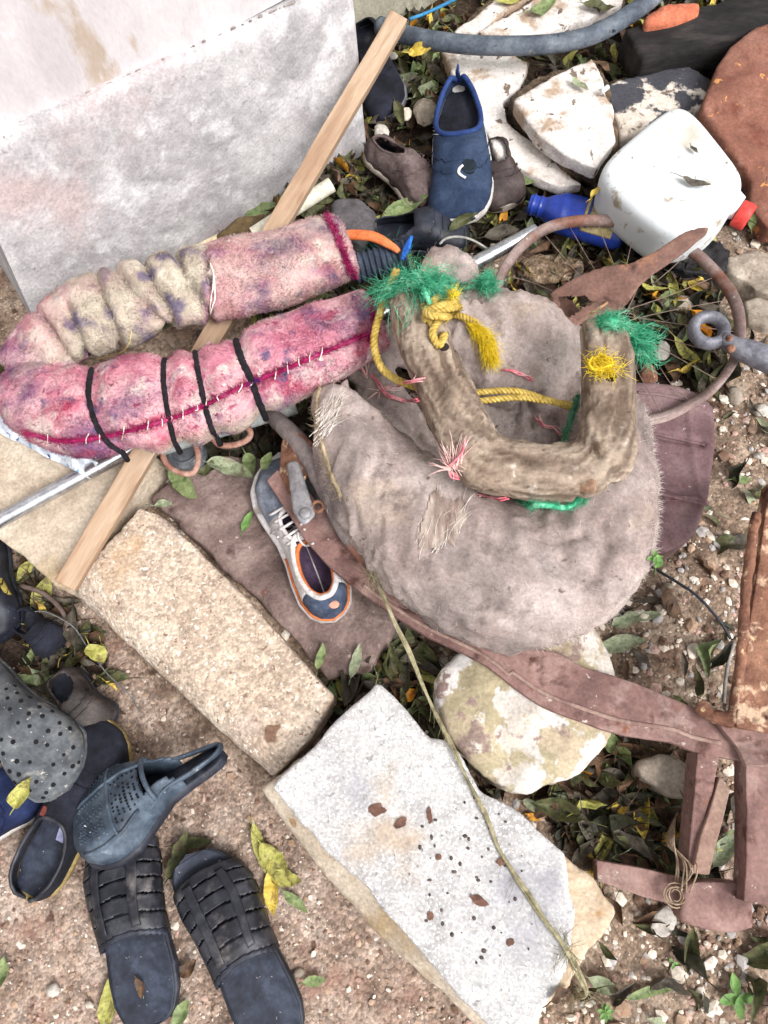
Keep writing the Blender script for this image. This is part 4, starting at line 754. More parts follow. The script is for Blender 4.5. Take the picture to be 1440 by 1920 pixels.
pinks('pink_twine', 'short red pink twine stitch on the canvas below the frayed yellow tail', [[(945, 694, .003), (965, 698, .006), (985, 705, .006), (998, 714, .003)]], [(985, 706, 10, 6, 3, .01)], .0026)
pinks('pink_twine', 'red twine stitch inside the bend of the hame near the short green rope', [[(1005, 784, .004), (1018, 800, .008), (1036, 806, .008), (1056, 818, .004)]], [(1015, 795, -6, -14, 3, .012)], .0022)
pinks('pink_twine', 'thin red twine at the lower left rim of the hame', [[(895, 930, .003), (912, 931, .003), (935, 930, .003), (952, 931, .002)]], [], .0014)
m = MB(); m.sweep(HP([(1110, 598, .008), (1134, 596, .02), (1132, 578, .03), (1120, 560, .04), (1104, 536, .045)]), .0022, 6, n=20); m.build('root_twig', M('twig', [S8(150, 112, 84), S8(186, 146, 112)], 60), label='bent brown root twig rising above the tip of the right hame arm', cat='twig')
# long dry plaited grass rope over the white slab
mgrass = M('dry_grass', [S8(112, 104, 80), S8(144, 136, 106), S8(164, 156, 128)], 50, 4, .9, .3, 200)
m = MB(); ln = smoothz(np.vstack([PP([(698, 1062, .224), (712, 1100, .224), (735, 1160, .222), (762, 1215, .215), (790, 1280, .206), (818, 1340, .198), (848, 1400, .190), (880, 1468, .184)]), HP([(912, 1530, .004), (935, 1590, .003), (960, 1635, .003), (990, 1680, .004), (1020, 1725, .004), (1052, 1768, .004), (1074, 1802, .006), (1084, 1840, .006), (1080, 1868, .004)])]), 1); ln = spl(ln, 160)
for k in range(6): m.sweep(ln+np.stack([fbm(ln, 9, 2, k*5), fbm(ln, 9, 2, k*5+1), abs(fbm(ln, 20, 2, k*5+2))], -1)*[.0034, .0034, .002], .0018, 5)
for x, y in ((1080, 1860), (704, 1075), (1060, 1780)): c_ = h(x, y, .004); strands(m, c_+rng.normal(size=(30, 3))*.004, rng.normal(size=(30, 3))*[1, 1, .2]+[.0, -.6, .1], .035, .0006, 5, .5)
i0 = rng.choice(150, 60); strands(m, ln[i0], rng.normal(size=(60, 3))*[.4, .4, .2]+[.4, -.8, .1], .03, .0005, 4, .4)
m.build('grass_rope', mgrass, label='long dry olive grass cord trailing from the canvas pad across the white slab', cat='cord', hitme=False)
# ------------------------------------------------------------------ plough (rusty beam, bracket, shank)
mr = M('rust_mauve', [S8(104, 78, 74), S8(132, 102, 96), S8(152, 123, 115)], 10, 10, .75, .6, 110, specks=((S8(156, 132, 124), 12, .55, .12, 8), (S8(82, 56, 50), 20, .56, .10, 8), (S8(126, 82, 62), 30, .64, .06, 8), (S8(180, 166, 156), 60, .67, .03)), metal=.1, bdist=.002)
mro = M('rust_orange', [S8(98, 66, 54), S8(128, 90, 72), S8(152, 112, 90)], 26, 10, .85, .9, 130, specks=((S8(196, 166, 140), 30, .55, .08, 8), (S8(74, 44, 34), 18, .62, .06), (S8(214, 180, 140), 60, .66, .04)), metal=.05, bdist=.003)
msteel = M('worn_steel', [S8(112, 108, 110), S8(140, 138, 140), S8(160, 158, 160)], 20, 8, .5, .35, 120, metal=.35, specks=((S8(128, 96, 84), 14, .60, .1), (S8(84, 76, 76), 40, .66, .05)), bdist=.0015)
CLIP_=0
pl = thing('plough', 'rusty mauve plough with a long curved flat beam passing under the canvas pad', 'plough', P(1100, 1250, .06))
def plate(m, outer, z, th, seg=1):
    o = np.array([P(a[0], a[1], a[2] if len(a) > 2 else z) for a in outer]); m.prism(o, th)
def ribbon(m, top, bot, z, th, n=60, crown=0., zz=None, nc=7):
    "plate between two pixel curves (same param), thickness th"
    a = spl([(*p[:2], p[2] if len(p) > 2 else z) for p in top], n); b = spl([(*p[:2], p[2] if len(p) > 2 else z) for p in bot], n); s_ = np.linspace(0, 1, nc)
    G = np.array([[P(*(a[i]*(1-t)+b[i]*t)) for t in s_] for i in range(n)]); G[..., 2] += crown*(1-(2*s_-1)**2)[None]
    B_ = G-[0, 0, th]; ring = np.concatenate([G, B_[:, ::-1]], 1); m.grid(ring, True, True); return G
tp = [(520, 880), (560, 905), (620, 965), (700, 1045), (800, 1130), (900, 1185), (986, 1211), (1044, 1225), (1092, 1249), (1154, 1268), (1230, 1297), (1312, 1330), (1416, 1366)]
bt_ = [(500, 900), (540, 962), (592, 1036), (680, 1112), (790, 1186), (902, 1242), (962, 1287), (1020, 1326), (1106, 1359), (1168, 1378), (1259, 1393), (1307, 1410), (1416, 1432)]
dn_ = lambda l: spl([(x, y, 0) for x, y in l], 110)[:, :2].tolist()
pb = np.array([P(x, y, .2) for x, y in dn_(tp)+dn_(bt_)[::-1]]); pb[:, :2] += np.stack([fbm(pb, 30, 3, 5), fbm(pb, 30, 3, 6)], -1)*.0012
m = MB(); m.prism(pb, .016); build('beam', *m.data(), mr, pl, smooth=False, bev=.002)
m = MB(); pts = np.array([P(x, y-(26 if x > 960 else 16), .2012) for x, y in dn_(bt_)[28:104]]); pts[:, 2] += .0006*vnoise(pts, 40, 3); m.sweep(pts, .0030, 8, rz=.0013); m.build('beam_ridge', M('rust_edge', [S8(124, 96, 88), S8(160, 136, 124)], 30, rough=.7, bump=.4), pl)
hl = MB(); p, n = hit(683, 1041, .0005, only=('beam',)); t = np.linspace(0, 2*np.pi, 16, endpoint=False); hl.prism(np.array([p+[np.cos(a)*.008, np.sin(a)*.008, 0] for a in t]), .002); hl.build('bolt_hole_shade', mhole, pl, smooth=False)  # dark disc on the beam, painting the shade of a bolt hole
m = MB(); m.sweep(PP([(498, 768, .16), (522, 790, .19), (562, 832, .215), (598, 888, .225), (628, 945, .225), (655, 1000, .218), (690, 1050, .2)]), [.013, .0155, .0175, .0185, .0185, .018, .014], 18, n=40); rocky('shank', m, .0035, M('grey_rust', [S8(96, 86, 84), S8(124, 114, 112), S8(142, 130, 126)], 22, rough=.7, bump=.5, specks=((S8(140, 98, 80), 9, .60, .08),)), 1, ((60, .0006),), parent=pl)
m = MB(); ribbon(m, [(528, 826, .21), (556, 808, .23), (586, 826, .238)], [(524, 890, .2), (546, 925, .21), (590, 872, .236)], .2, .014, 16); rocky('socket', m, .004, mro, 2, ((40, .0015),), parent=pl)
m = MB(); ribbon(m, [(536, 868, .232), (550, 862, .24), (562, 868, .24)], [(548, 958, .236), (568, 984, .238), (592, 966, .238)], .236, .007, 14, nc=9)
V, N, Fc = remesh(m, .003, 6); build('strap', V, Fc, msteel, pl)
p, n = hit(573, 963, 0, only=('strap',)); m = MB(); m.sweep([p-[0, 0, .002], p+[0, 0, .003], p+[0, 0, .0055]], [.0095, .0095, .007], 20); V, Fc = m.data(); build('rivet', V, Fc, msteel, pl)
m = MB(); a = P(596, 950, .228); t = np.linspace(0, 2*np.pi, 20, endpoint=False); m.sweep(np.array([a+[np.cos(q_)*.009, np.sin(q_)*.009, 0] for q_ in t]), .003, 8, closed=True); m.build('eyelet', mro, pl)
# right hand post and foot bracket
def rigid(name, outer, th, mat, parent=pl, z=.2, wob=.0012, dn=(0, 0, -1)):
    o = np.array([P(a[0], a[1], a[2] if len(a) > 2 else z) for a in outer]); q_ = []
    for a_, b_ in zip(o, np.roll(o, -1, 0)):
        k = max(2, int(np.linalg.norm(b_-a_)/.008)); q_ += [a_+(b_-a_)*i/k for i in range(k)]
    q_ = np.array(q_); q_[:, :2] += np.stack([fbm(q_, 30, 3, 5), fbm(q_, 30, 3, 6)], -1)*wob
    m = MB(); m.prism(q_, th, down=dn); return build(name, *m.data(), mat, parent, smooth=False, bev=.0016)
rigid('post', [(1446, 900, .262), (1427, 1024, .258), (1403, 1192, .25), (1388, 1300, .246), (1380, 1362, .242), (1462, 1380, .242), (1476, 1200, .25), (1500, 900, .262)], .04, mro)
rigid('lower_post', [(1398, 1400, .218), (1400, 1520, .2), (1398, 1640, .182), (1394, 1690, .176), (1446, 1698, .176), (1450, 1560, .195), (1452, 1400, .218)], .045, mr)
rigid('joint_plate', [(1330, 1336, .222), (1386, 1350, .238), (1500, 1380, .248), (1500, 1440, .244), (1398, 1436, .222), (1382, 1400, .214)], .012, mr)
m = MB(); m.sweep(PP([(1418, 960, .28), (1400, 1100, .268), (1388, 1250, .252), (1376, 1330, .235), (1340, 1350, .22)]), .0075, 10, n=30); m.sweep(PP([(1310, 1322, .21), (1340, 1342, .222), (1385, 1352, .232)]), .011, 10, n=14); rocky('weld_bead', m, .003, mro, 1, ((60, .0015),), parent=pl)
rigid('side_plate', [(1308, 1408, .196), (1350, 1414, .2), (1340, 1470, .185), (1316, 1570, .155), (1298, 1640, .145), (1290, 1638, .143)], .05, mr)
rigid('brace', [(1350, 1456, .19), (1370, 1482, .19), (1350, 1560, .17), (1331, 1640, .155), (1297, 1637, .155), (1318, 1560, .17)], .03, M('rust_brown', [S8(130, 102, 92), S8(156, 130, 116)], 20, rough=.9, bump=.6))
0 and rigid('gusset', [(1356, 1404, .205), (1402, 1420, .205), (1400, 1470, .2), (1380, 1500, .19), (1362, 1440, .195)], .03, mr)
m = MB(); ribbon(m, [(1284, 1655, .145), (1330, 1650, .15), (1380, 1652, .155), (1412, 1664, .155)], [(1274, 1722, .13), (1310, 1738, .13), (1370, 1748, .13), (1414, 1738, .13)], .14, .04, 24); rocky('foot', m, .005, mr, 3, ((12, .002), (80, .0008)), parent=pl)
rigid('crossbar', [(1118, 1614), (1200, 1628), (1286, 1646), (1284, 1702), (1200, 1680), (1120, 1652)], .03, mr, z=.118)
# dry root strands on the bracket
m = MB()
for k in range(7): m.sweep(HP([(1262+k*5, 1672, .004), (1285+k*3, 1620, .012), (1290-k*3, 1580, .02), (1262+k*2, 1530-k*5, .016)]), .0012, 5, n=16)
c_ = h(1275, 1680, .008); 
for k in range(8): t = np.linspace(0, 5, 14); m.sweep(c_+np.stack([np.cos(t+k)*rng.uniform(.006, .022), np.sin(t+k)*rng.uniform(.006, .018), .004+0*t+k*.0006], -1), .0009, 4)
m.build('dry_roots', M('root', [S8(136, 114, 94), S8(176, 156, 134)], 60), label='dry root strands tangled round the rusty crossbar', cat='roots', hitme=False)
m = MB(); ribbon(m, [(1030, 548, .24), (1075, 520, .25), (1130, 500, .26), (1180, 492, .265), (1240, 462, .27), (1290, 432, .27), (1330, 424, .27)], [(1062, 640, .22), (1095, 600, .235), (1150, 588, .245), (1178, 566, .255), (1205, 530, .265), (1275, 478, .27), (1326, 436, .27)], .25, .008, 60)
hn = thing('plough_share', 'rusty brown forked blade with a long tapering point aimed at the white jug', 'blade', P(1150, 540, .1))
V, Fc = m.data()
# cut the window near the canvas by carving away faces
Vr, Nr, Fr = remesh(m, .0035, 3); qr = PX(Vr); hole = inpoly(qr, [(1044, 555), (1098, 552), (1112, 566), (1085, 588), (1066, 600), (1050, 585)])
Fr = [f for f in Fr if not hole[list(f)].all()]; Vr = Vr+Nr*(fbm(Vr, 20, 3, 3)*.0012)[:, None]
mr2 = M('rust_umber', [S8(98, 72, 64), S8(122, 92, 82), S8(146, 114, 100)], 9, 10, .8, .5, 90, specks=((S8(156, 112, 86), 7, .58, .1, 8), (S8(80, 56, 50), 24, .60, .08)), metal=.1, bdist=.002)
build('blade', Vr, Fr, mr2, hn)
m = MB(); ribbon(m, [(1010, 570, .18), (1040, 552, .2), (1075, 560, .21)], [(1020, 600, .17), (1070, 612, .18), (1100, 600, .2)], .2, .01, 14); rocky('flange', m, .004, mr2, 2, ((20, .002),), parent=hn)
m = MB(); m.prism(outline([(1150, 712), (1210, 716), (1270, 722), (1318, 740), (1340, 762), (1345, 830), (1332, 930), (1318, 985), (1290, 1016), (1250, 1034), (1200, 1034), (1150, 1024)], .135, 0, .008, rnd=1), .06)
V, N, Fc = remesh(m, .004, 5); q = PX(V)
rd = groove(q, [(1185, 808), (1250, 820), (1318, 832)], 6)*.003-groove(q, [(1195, 915), (1250, 930), (1318, 940)], 5)*.004-groove(q, [(1195, 940), (1250, 938), (1300, 936)], 3)*.003-groove(q, [(1290, 760), (1300, 850), (1318, 960)], 6)*.001
lowr = np.clip((q[:, 1]-(925+(q[:, 0]-1190)*.1))/20, 0, 1)*.012; V = V-N*(rd*3.)[:, None]+N*(fbm(V, 8, 3, 6)*.004)[:, None]-np.stack([0*q[:, 0], 0*q[:, 0], lowr], -1)
cut = inpoly(q, [(1100, 600), (1500, 600), (1500, 760), (1338, 756), (1344, 800), (1342, 860), (1328, 930), (1310, 985), (1262, 1038), (1100, 1060)]); keep = ~((q[:, 0] > 1300) & (q[:, 1] > 995))
msp = M('rust_plum', [S8(92, 68, 70), S8(114, 88, 90), S8(136, 112, 112)], 7, 10, .62, .35, 90, specks=((S8(150, 134, 134), 6, .55, .14, 8), (S8(98, 50, 54), 12, .60, .08, 6), (S8(184, 172, 166), 70, .71, .03)), metal=.15, bdist=.0015)
build('canister', V, Fc, msp, label='dark plum brown dented flat canister sticking out from under the canvas pad at right', cat='canister')
cnr = [o_ for o_ in bpy.data.objects if o_.name == 'canister'][0]
for l_ in ([(1196, 806), (1250, 818), (1322, 834)], [(1196, 914), (1255, 930), (1326, 946)], [(1196, 938), (1250, 938), (1300, 934)], [(1196, 736), (1250, 742), (1322, 762)]):
    m = MB(); pts = np.array([hit(x, y, .0, only=('canister',))[0] for x, y in spl([(a, b, 0) for a, b in l_], 24)[:, :2]]); m.sweep(pts, .0035, 8, rz=.0022); m.build('moulded_ridge', msp, cnr, hitme=False)
# ------------------------------------------------------------------ bicycle rim
wh = thing('wheel_rim', 'rusty bare bicycle wheel rim with bent spokes lying under the pointed blade', 'wheel', P(1158, 590, .09))
mrim = M('rim_rust', [S8(110, 92, 88), S8(138, 118, 112), S8(156, 140, 134)], 14, 8, .6, .35, 110, metal=.25, specks=((S8(124, 86, 72), 10, .56, .1), (S8(190, 182, 178), 50, .68, .04)))
EL = [(930, 560), (943, 514), (976, 468), (1020, 434), (1075, 419), (1150, 419), (1225, 436), (1290, 470), (1345, 522), (1378, 575), (1384, 640), (1366, 690), (1335, 728), (1300, 752), (1240, 780), (1150, 790), (1060, 765), (975, 680)]
c2 = P(1158, 603, .15); ring = []
for i in range(96):
    a = 2*np.pi*i/96; t = ((np.arctan2(0, 1)))
elp = np.array([P(x, y, .15) for x, y in EL]); elp = np.vstack([elp, elp[:1]]); ring = spl(elp, 97)[:96]
t = np.roll(ring, -1, 0)-np.roll(ring, 1, 0); t /= np.linalg.norm(t, axis=1)[:, None]; L = np.cross([0, 0, 1.], t); L = np.where(((ring-c2)*L).sum(1)[:, None] > 0, L, -L)
prof = [(-.0085, .002), (-.009, .009), (-.011, .010), (-.012, .007), (-.0095, -.001), (-.004, -.007), (.004, -.007), (.0095, -.001), (.012, .007), (.011, .010), (.009, .009), (.0085, .002), (.004, -.001), (-.004, -.001)]
# rim lies flat: its channel faces outward, so swap axes
G = np.array([[ring[i]+L[i]*b_*.9+np.array([0, 0, a_*1.1]) for a_, b_ in prof] for i in range(96)]); G = np.concatenate([G, G[:1]]); mb = MB(); mb.grid(G, True); mb.build('rim', mrim, wh)
msk = M('spoke_rust', [S8(118, 98, 88), S8(150, 130, 118)], 60, metal=.2, rough=.6)
for i in range(22):
    a = i/22*2*np.pi; j = int(i/22*96); s_ = ring[j]-L[j]*.008; e = c2+np.array([math.cos(a+.6*(-1)**i), math.sin(a+.6*(-1)**i), 0])*.02+np.array([.02, .01, -.01]); bent = i in (3, 7, 12, 19)
    k = .45 if i in (1, 5, 8, 14, 20) else 1.; e = s_+(e-s_)*k; md = (s_+e)/2+rng.normal(size=3)*(.012 if bent else .003)
    m = MB(); m.sweep([s_, md, e], .0008, 6, n=8); m.build('spoke', msk, wh)
# ring socket tube at the right
rs = thing('ring_socket', 'grey iron tube ending in a round eye, entering from the right edge over the rim', 'socket', P(1340, 630, .15))
c_ = P(1329, 619, .19); m = MB(); t = np.linspace(0, 2*np.pi, 28, endpoint=False); m.sweep(np.array([c_+[np.cos(a)*.0265, np.sin(a)*.0265, .002*np.sin(a)] for a in t]), .0105, 12, closed=True, rz=.014); mirn = M('grey_iron', [S8(94, 92, 100), S8(122, 122, 130), S8(140, 140, 146)], 24, 8, .5, .4, 100, metal=.3, specks=((S8(130, 96, 82), 16, .62, .08),)); m.build('eye', mirn, rs)
m = MB(); m.sweep(PP([(1352, 634, .19), (1375, 648, .19), (1410, 662, .19), (1500, 700, .19)]), [.014, .016, .0215, .0225], 20, n=20); m.build('tube', mirn, rs)
m = MB(); 
for x, y in ((1366, 636), (1370, 654)): m.ball(P(x, y, .2), .008, 8, 6)
m.build('weld_bead', mro, rs)
# rusty loops below the fleece roll
mh = M('rust_hook', [S8(128, 86, 74), S8(158, 118, 104), S8(176, 146, 132)], 40, rough=.8, bump=.5)
m = MB(); m.sweep(PP([(318, 838, .17), (306, 850, .165), (310, 866, .16), (324, 880, .155), (345, 888, .155), (362, 886, .155), (370, 872, .158), (371, 850, .165), (366, 832, .175), (358, 815, .18)]), .0052, 10, n=50); m.build('rusty_hook', mh, label='U shaped rusty iron loop hanging below the fleece roll over the kerb', cat='hook')
m = MB(); m.sweep(PP([(398, 820, .17), (412, 834, .165), (440, 834, .165), (464, 824, .165), (470, 812, .168), (462, 798, .18)]), .0055, 10, n=40); m.build('rusty_hook', mh, label='flatter rusty loop tucked under the roll near the grey pipe end', cat='hook')
# ------------------------------------------------------------------ footwear
SKS = SK+('ground', 'gravel', 'grit')
TT = [0, .02, .06, .14, .25, .38, .5, .62, .74, .84, .92, .97, 1.]
HWID = [0, .17, .28, .355, .37, .345, .35, .41, .475, .47, .38, .25, 0]
CEN = [0, 0, 0, 0, .0, .01, .03, .05, .04, .01, -.03, -.05, -.07]
HW_WIDE = [0, .22, .34, .42, .44, .42, .42, .455, .49, .46, .38, .26, 0]; HW_TAIL = [0, .10, .14, .16, .17, .20, .36, .5, .53, .5, .42, .28, 0]; PROF = [HWID]
def fw(t, W, sc=1., mir=1): return np.interp(t, TT, PROF[0])*W*sc, np.interp(t, TT, CEN)*W*mir
class Foot:
    "local frame: x heel to toe, y across, z up"
    def __init__(s, heel, toe, zh, zt, W, roll=0., mir=1, up_=None):
        a, b = P(*heel, zh), P(*toe, zt); s.o = a; s.L = np.linalg.norm(b-a); s.x = (b-a)/s.L
        u = np.array([0, 0, 1.]) if up_ is None else np.asarray(up_, float); y = np.cross(u, s.x); y /= np.linalg.norm(y); z = np.cross(s.x, y)
        c, n = math.cos(roll), math.sin(roll); s.y, s.z = y*c+z*n, z*c-y*n; s.W = W*1.0; s.m = mir
    def T(s, Q): Q = np.asarray(Q, float); return s.o+Q[..., :1]*s.x+Q[..., 1:2]*s.y+Q[..., 2:3]*s.z
    def sole(s, th, sc=1., lift=0., z0=0., rim=.0, cup=0., t0=0, t1=1, n=46, seg=30, heel=0.):
        "closed lofted sole; cup hollows the top"
        ts = t0+(t1-t0)*(1-np.cos(np.linspace(0, np.pi, n)))/2; a = np.linspace(0, 2*np.pi, seg, endpoint=False); G = []
        for t in ts:
            w_, c_ = fw(t, s.W, sc, s.m); w_ = max(w_, .0008); zb = z0+lift*max(0, (t-.7)/.3)**2+heel*0; hh = th*(1+heel*max(0, 1-t/.4))
            ca = np.sign(np.cos(a))*abs(np.cos(a))**.5; sa = np.sign(np.sin(a))*abs(np.sin(a))**.35
            y = c_+w_*ca; z = zb+hh/2+hh/2*sa; up_ = sa > 0; z = z-np.where(up_, cup*(1-(ca)**4)*min(1, w_/(.2*s.W)), 0)
            G.append(np.stack([np.full(seg, t*s.L), y, z], -1))
        return s.T(np.array(G))
    def dome(s, hts, sc=1., z0=0., pw=.55, n=56, seg=30, t0=0., t1=1.):
        "upper grid: (t, angle) -> point. hts: [(t,h)..]"
        ts = t0+(t1-t0)*(1-np.cos(np.linspace(0, np.pi, n)))/2; a = np.linspace(0, np.pi, seg); G = []
        for t in ts:
            w_, c_ = fw(t, s.W, sc, s.m); h_ = np.interp(t, *zip(*hts)); y = c_+w_*np.sign(np.cos(a))*abs(np.cos(a))**.7; z = z0+h_*np.sin(a)**pw
            G.append(np.stack([np.full(seg, t*s.L), y, z], -1))
        return np.array(G), ts, a
def facesgrid(n, m, keep):
    return [(i*m+j, i*m+j+1, (i+1)*m+j+1, (i+1)*m+j) for i in range(n-1) for j in range(m-1) if keep(i, j)]
def part_dome(name, F_, mat, parent, hts, keep=lambda t, a: True, solid=.0025, bumpf=0., z0=0., sc=1., pw=.55, n=56, seg=30, wrinkle=0., **k):
    G, ts, a = F_.dome(hts, sc, z0, pw, n, seg); W = F_.T(G); nn = np.cross(np.gradient(W, axis=0), np.gradient(W, axis=1)); nn /= np.linalg.norm(nn, axis=-1)[..., None]+1e-12
    if wrinkle: W = W+nn*(fbm(W*[1, 1, 1], 30, 3, 3)*wrinkle)[..., None]
    Fc = facesgrid(n, seg, lambda i, j: keep((ts[i]+ts[i+1])/2, (a[j]+a[j+1])/2-np.pi/2)); m = MB(); m.add(W.reshape(-1, 3), Fc); V, Fc = m.data()
    used = sorted({i for f in Fc for i in f}); mp = {o: i for i, o in enumerate(used)}; V = V[used]; Fc = [tuple(mp[i] for i in f) for f in Fc]
    return build(name, V, Fc, mat, parent, solid=solid, **k), W, ts, a
def rubber(n, a, b, c, rough=.55, specks=(), bump=.35): return M(n, [S8(*a), S8(*b), S8(*c)], 24, 8, rough, bump, 160, spec=.4, specks=specks, bdist=.001)
dust = ((S8(120, 112, 104), 14, .60, .18, 8), (S8(170, 160, 150), 90, .70, .03))
mblk = rubber('black_rubber', (20, 22, 30), (32, 35, 46), (48, 52, 64), .5, ((S8(84, 82, 86), 12, .60, .2, 8), (S8(150, 144, 140), 120, .71, .03)))
mblk2 = rubber('black_strap', (22, 23, 29), (38, 39, 46), (62, 62, 68), .42, ((S8(104, 98, 96), 22, .56, .18, 8),))
mnavyb = rubber('navy_insole', (24, 27, 38), (38, 43, 57), (54, 60, 75), .55, ((S8(84, 90, 108), 10, .58, .2, 8), (S8(176, 168, 160), 110, .695, .03)))
mgcroc = rubber('dusty_grey_foam', (60, 63, 68), (82, 86, 90), (102, 106, 108), .7, ((S8(142, 138, 132), 30, .56, .14, 8), (S8(56, 58, 62), 9, .54, .14, 8), (S8(170, 166, 158), 110, .66, .04)))
mbclog = rubber('slate_foam', (46, 56, 68), (66, 78, 92), (90, 103, 116), .45, ((S8(150, 156, 160), 20, .60, .12, 8), (S8(220, 220, 220), 120, .70, .03)))
mhol = M('vent_black', [S8(12, 13, 16), S8(22, 22, 26)], 60, bump=.1)
# strappy sandals
def sandal(label, heel, toe, W, mir, ang=0., seed=0):
    F_ = Foot(heel, toe, .018, .02, W, mir=mir); t_ = thing('strap_sandal', label, 'sandal', F_.o-[0, 0, .018], 'pair of black strap sandals')
    m = MB(); m.grid(F_.sole(.026, 1., .008, -.006, cup=.006), True, True); m.build('sole', mblk, t_)
    m = MB(); G = F_.sole(.006, .90, .008, .013, cup=.003, t0=.02, t1=.975); m.grid(G, True, True); m.build('insole', mnavyb, t_)
    HT = [(.0, .0), (.40, .047), (.5, .055), (.6, .052), (.75, .043), (.86, .034), (.95, .025), (1, .02)]
    edges = [.455, .545, .63, .705, .775, .845, .905]
    for k in range(len(edges)-1):
        a_, b_ = edges[k]+.006, edges[k+1]-.004; gap = lambda t, an, a_=a_, b_=b_: a_-.05*abs(an)/1.57*(1) <= t+.0 <= b_-.05*abs(an)/1.57 if True else 0
        part_dome('strap', F_, mblk2, t_, HT, gap, .003, sc=1.06, z0=.006, pw=.62, n=230, seg=26)
    for c_, w_ in ((-.42, .14), (.30, .13)):
        part_dome('lengthwise_strap', F_, mblk2, t_, [(a, b+.0035) for a, b in HT], lambda t, an, c_=c_, w_=w_: .47 < t < .90-.1*abs(c_) and abs(an-c_*mir) < w_, .002, sc=1.07, z0=.006, pw=.62, n=90, seg=60)
    part_dome('arch_band', F_, mblk, t_, [(a, b+.001) for a, b in HT], lambda t, an: .435-.05*abs(an)/1.57 < t < .462-.05*abs(an)/1.57, .0035, sc=1.06, z0=.006, pw=.62, n=180, seg=26)
    return t_
PROF[0] = HW_WIDE
sandal('left black strap sandal of the pair, its toe tucked under the slate clog', (290, 1924), (226, 1534), .122, 1)
sandal('right black strap sandal of the pair, nearest the kerb, toe open', (540, 1964), (366, 1594), .122, -1)
PROF[0] = HWID
# generic closed shoe
def shoe(kind, label, F_, mu, ms, hts, opening, cat='shoe', sole_th=.02, midn=None, lining=None, toe_cap=None, solid=.003, wr=.002, lift=.008, sc_s=1.05, group=None, cup=.0, insole=None, strapfn=None):
    t_ = thing(kind, label, cat, F_.o-[0, 0, .01], group)
    m = MB(); m.grid(F_.sole(sole_th, sc_s, lift, 0, cup=0, heel=.2), True, True); m.build('sole', ms, t_)
    part_dome('upper', F_, mu, t_, hts, (lambda t, an: not opening(t, an)), solid, z0=sole_th*.7, sc=1.0, wrinkle=wr)
    m = MB(); m.grid(F_.sole(.004, .88, lift, sole_th, t0=.03, t1=.9), True, True); m.build('insole', insole or mblk, t_)
    G, ts, aa = F_.dome(hts, 1.0, sole_th*.7, .55); W = F_.T(G); nn = np.cross(np.gradient(W, axis=0), np.gradient(W, axis=1)); nn /= np.linalg.norm(nn, axis=-1)[..., None]+1e-12; nn = nn*(1 if (nn[30, 15]@F_.z) > 0 else -1)
    m = MB(); i0 = int(np.argmin(abs(ts-.66))); sl_ = slice(2, 28); jj = np.arange(2, 28); ii = (i0-4*np.cos((jj-15)/13*1.5)).astype(int) if False else np.clip(np.round(i0+6*np.abs((jj-15)/13)**2*-1).astype(int), 0, len(ts)-1)
    m.sweep(spl(W[ii, jj]+nn[ii, jj]*.001, 40), .0013, 6); m.sweep(spl(W[np.clip(ii+3, 0, 55), jj]+nn[ii, jj]*.0008, 40), .0008, 5); m.build('toe_seam', mu, t_, hitme=False)['kind'] = 'stuff'
    return t_
def ell(tc, tr, ar, ac=0.): return lambda t, an: ((t-tc)/tr)**2+((an-ac)/ar)**2 < 1
def beadrim(F_, hts, tc, tr, ar, r, mat, parent, z0, name='collar', ac=0., pw=.55, sc=1., t_lo=-9):
    m = MB(); pts = []
    for q_ in np.linspace(0, 2*np.pi, 60, endpoint=False):
        t, an = tc+tr*math.cos(q_), ac+ar*math.sin(q_); t = min(max(t, .004), .996); a = an+np.pi/2; w_, c_ = fw(t, F_.W, sc, F_.m); h_ = np.interp(t, *zip(*hts))
        pts.append([t*F_.L, c_+w_*np.sign(np.cos(a))*abs(np.cos(a))**.7, z0+h_*max(0, np.sin(a))**pw])
    m.sweep(F_.T(np.array(pts)), r, 8, closed=True); return m.build(name, mat, parent)
# grey holed clog, at the left edge, sole-side toward the edge, toe pointing down right
F_ = Foot((-70, 1240), (150, 1475), .075, .075, .128, roll=-.12); HTc = [(0, .03), (.1, .05), (.3, .055), (.5, .075), (.7, .072), (.85, .056), (.95, .036), (1, .02)]
tc = thing('holed_clog', 'dusty grey foam clog dotted with round holes, toe pointing at the sandals', 'clog', F_.o-[0, 0, .075])
m = MB(); m.grid(F_.sole(.026, 1.06, .012, 0), True, True); m.build('sole', mgcroc, tc)
_, Wc, ts, aa = part_dome('upper', F_, mgcroc, tc, HTc, lambda t, an: t > .12, .004, z0=.018, pw=.5)
m = MB(); nn = np.cross(np.gradient(Wc, axis=0), np.gradient(Wc, axis=1)); nn /= np.linalg.norm(nn, axis=-1)[..., None]+1e-12
if (nn[30, 15, 2]) < 0: nn = -nn
def dots(m, Wc, nn, ts, aa, tr, ar, dt, da, r, jit=0, skip=0.):
    for r_i, t in enumerate(np.arange(tr[0], tr[1], dt)):
        for an in np.arange(ar[0]+(r_i % 2)*da/2, ar[1], da):
            if rng.random() < skip: continue
            i = int(np.argmin(abs(ts-t))); j = int(np.argmin(abs(aa-np.pi/2-an))); p = Wc[i, j]; n = nn[i, j]
            t1 = Wc[min(i+1, len(ts)-1), j]-Wc[i, j]; t1 /= np.linalg.norm(t1)+1e-9; t2 = np.cross(n, t1); rr = r*rng.uniform(.85, 1.15); q_ = np.linspace(0, 2*np.pi, 12, endpoint=False)
            m.prism(np.array([p+n*.0009+(t1*np.cos(x)+t2*np.sin(x))*rr for x in q_]), .003, down=-n)
dots(m, Wc, nn, ts, aa, (.42, .97), (-1.0, 1.05), .066, .40, .0033); m.build('vent_shade_discs', mhol, tc, smooth=False)['kind'] = 'stuff'  # black discs on the foam paint the shade inside the vents
